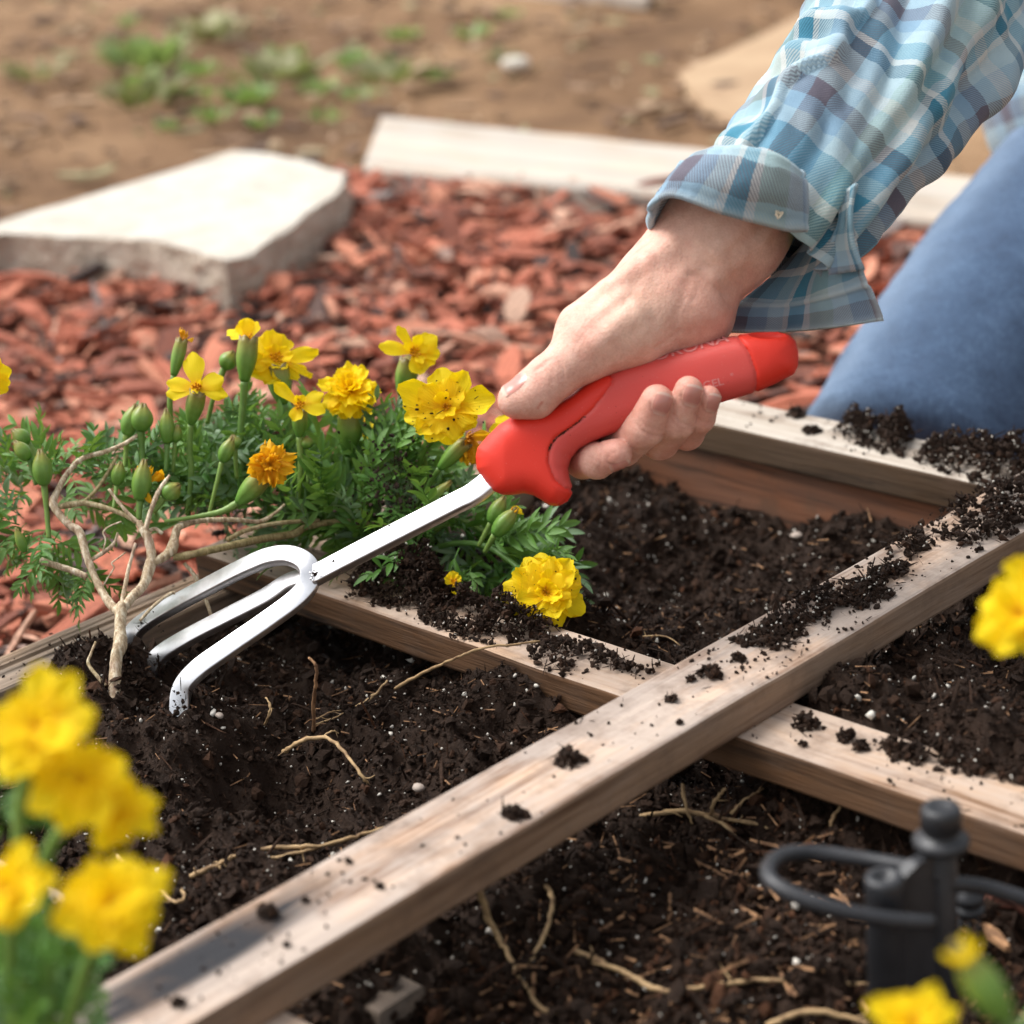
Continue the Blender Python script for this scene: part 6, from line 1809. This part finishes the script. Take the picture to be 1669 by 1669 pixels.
flower(fresh, 572, 634, 1.04, ring(11, 52, 30, -8, 2) + [(250, 50, 34, -30, 2), (285, 50, 34, -30, 2), (220, 48, 30, -20, 2), (315, 48, 30, -20, 2)] + ring(10, 42, 26, 18, 2, 15) + ring(9, 30, 20, 42, 2) + ring(6, 20, 14, 62, 1), n=norm(-CF * .62 + UP * .78), rpx=10, florets=16, pix=PETR)
flower(fresh, 592, 696, 1.06, ring(6, 30, 20, 0, 2), n=norm(-CF * .7 + UP * .6), rpx=6)
flower(fresh, 838, 704, 1.04, ring(8, 36, 26, 0, 2), n=norm(-CF * .8 + UP * .5), rpx=6)
flower(fresh, 740, 950, .992, [(100, 20, 18, 30, 0), (160, 18, 16, 20, 0), (40, 16, 14, 20, 0), (-80, 20, 12, -10, 0), (-50, 18, 10, 0, 0)], n=norm(-CF + UP * .5), rpx=5, florets=5, pix=PETR)
bud(fresh, 806, 872, 1.005, 54, 13, 50, [(790, 900, 1.01)], True)
bud(fresh, 800, 852, 1.012, 46, 12, 62, [(780, 890, 1.015)])
bud(fresh, 690, 830, 1.02, 60, 11, 45, [(670, 860, 1.03)])
leaves(fresh, [(470, 820), (500, 760), (560, 730), (640, 735), (700, 765), (750, 790), (765, 835), (700, 870), (640, 910), (560, 880), (490, 870)], 165, 1.028, 1.10, 75, 125, core=(630, 900))
leaves(fresh, [(690, 850), (780, 840), (840, 880), (870, 920), (830, 965), (760, 955), (690, 915)], 90, 1.012, 1.06, 75, 130, core=(740, 870))
leaves(fresh, [(590, 730), (640, 700), (670, 730), (630, 770)], 8, 1.03, 1.05, 70, 100, bias=40, spread=40)
# soil splashed on its leaves
q = MB(); n_ = 420
uu = RNG.normal(640, 34, n_); vv = RNG.normal(795, 42, n_)
lumps(q, np.array([P(a, b_, 1.018 + RNG.normal(0, .008)) for a, b_ in zip(uu, vv)]), np.exp(RNG.uniform(math.log(.0003), math.log(.0014), n_)), 0.25, 0.3)
tag(q.build('soil_splash', MAT['crumb'], fresh, False), kind='stuff')

# ------------------------------------------------------------------ blurred foreground plants
def fg_plant(label, heads, base, leaf_spec, stems):
    near = 1.0
    heads = [(h_[0], h_[1], h_[2] * near, *h_[3:]) for h_ in heads]; stems = [([(q[0], q[1], q[2] * near) for q in s_], r_) for s_, r_ in stems]
    leaf_spec = [(s_[0], s_[1], s_[2] * near, s_[3] * near, *s_[4:]) for s_ in leaf_spec]
    t = thing('marigold_plant', label, 'marigold', P(*base), 'marigolds')
    for (u, v, d, R, n, dens) in heads:
        flower(t, u, v, d, ring(8, R, R * .66, -4, 3, RNG.uniform(0, 40), .22) + ring(7, R * .74, R * .5, 14, 3, 20, .2) + ring(5, R * .45, R * .34, 36, 2), n=n, rpx=R * .16, florets=14, pix=PETR)
    for pts_, r in stems:
        stem(t, pts_, r)
    for sp in leaf_spec:
        leaves(t, *sp)
    return t
fg_plant('blurred marigold with four bright yellow heads in the lower left foreground',
         [(60, 1185, .545, 92, norm(-CF * .8 + UP * .5), 1), (132, 1272, .545, 76, norm(-CF * .8 + UP * .5 + CR * .2), 1), (190, 1318, .55, 62, norm(-CF * .7 + UP * .3 + CR * .4), 1), (178, 1470, .53, 88, norm(-CF * .85 + UP * .45), 1), (10, 1450, .53, 74, norm(-CF * .7 + UP * .5 - CR * .2), 1)],
         (60, 1790, .60), [([(-70, 1590), (20, 1570), (95, 1600), (110, 1740), (-70, 1740)], 70, .57, .64, 70, 130, 100, 50), ([(-60, 1520), (60, 1530), (150, 1560), (140, 1620), (-60, 1620)], 34, .59, .64, 70, 120, 90, 60), ([(110, 1600), (200, 1585), (190, 1640), (110, 1640)], 7, .62, .66, 50, 80, 200, 60), ([(-40, 1290), (30, 1280), (40, 1400), (-40, 1400)], 5, .60, .64, 110, 160, 90, 60)],
         [([(60, 1800, .60), (40, 1600, .60), (30, 1350, .60), (55, 1200, .585)], 11), ([(70, 1800, .60), (80, 1550, .60), (75, 1400, .595), (140, 1310, .58)], 12), ([(80, 1800, .60), (120, 1640, .585), (170, 1490, .565)], 11), ([(60, 1800, .60), (20, 1640, .58), (15, 1470, .565)], 10)])
fg_plant('blurred yellow marigold flower cut by the right edge of the picture', [(1662, 1003, .60, 66, norm(-CF * .8 + UP * .4 - CR * .3), 1), (1708, 950, .62, 70, norm(-CF * .8 + UP * .5), 1)], (1740, 1500, .66), [],
         [([(1740, 1500, .66), (1720, 1200, .64), (1675, 1015, .61)], 10), ([(1740, 1500, .66), (1745, 1200, .64), (1712, 960, .63)], 10)])
t = fg_plant('blurred marigold with a half open bud at the bottom right corner', [(1488, 1668, .52, 66, norm(-CF * .6 + UP * .8), 1)], (1640, 1900, .56), [], [([(1640, 1900, .56), (1560, 1800, .54), (1492, 1690, .525)], 12)])
bud(t, 1640, 1660, .51, 140, 27, 124, [(1690, 1740, .51), (1680, 1880, .54)])
flower(t, 1582, 1574, .508, ring(7, 44, 24, 68, 8) + ring(5, 36, 18, 78, 2), n=norm(-CD * .83 - CR * .56 - CF * .15), rpx=12, florets=8)
stem(t, [(1655, 1700, .515), (1700, 1620, .52), (1740, 1500, .53)], [8, 8, 7])
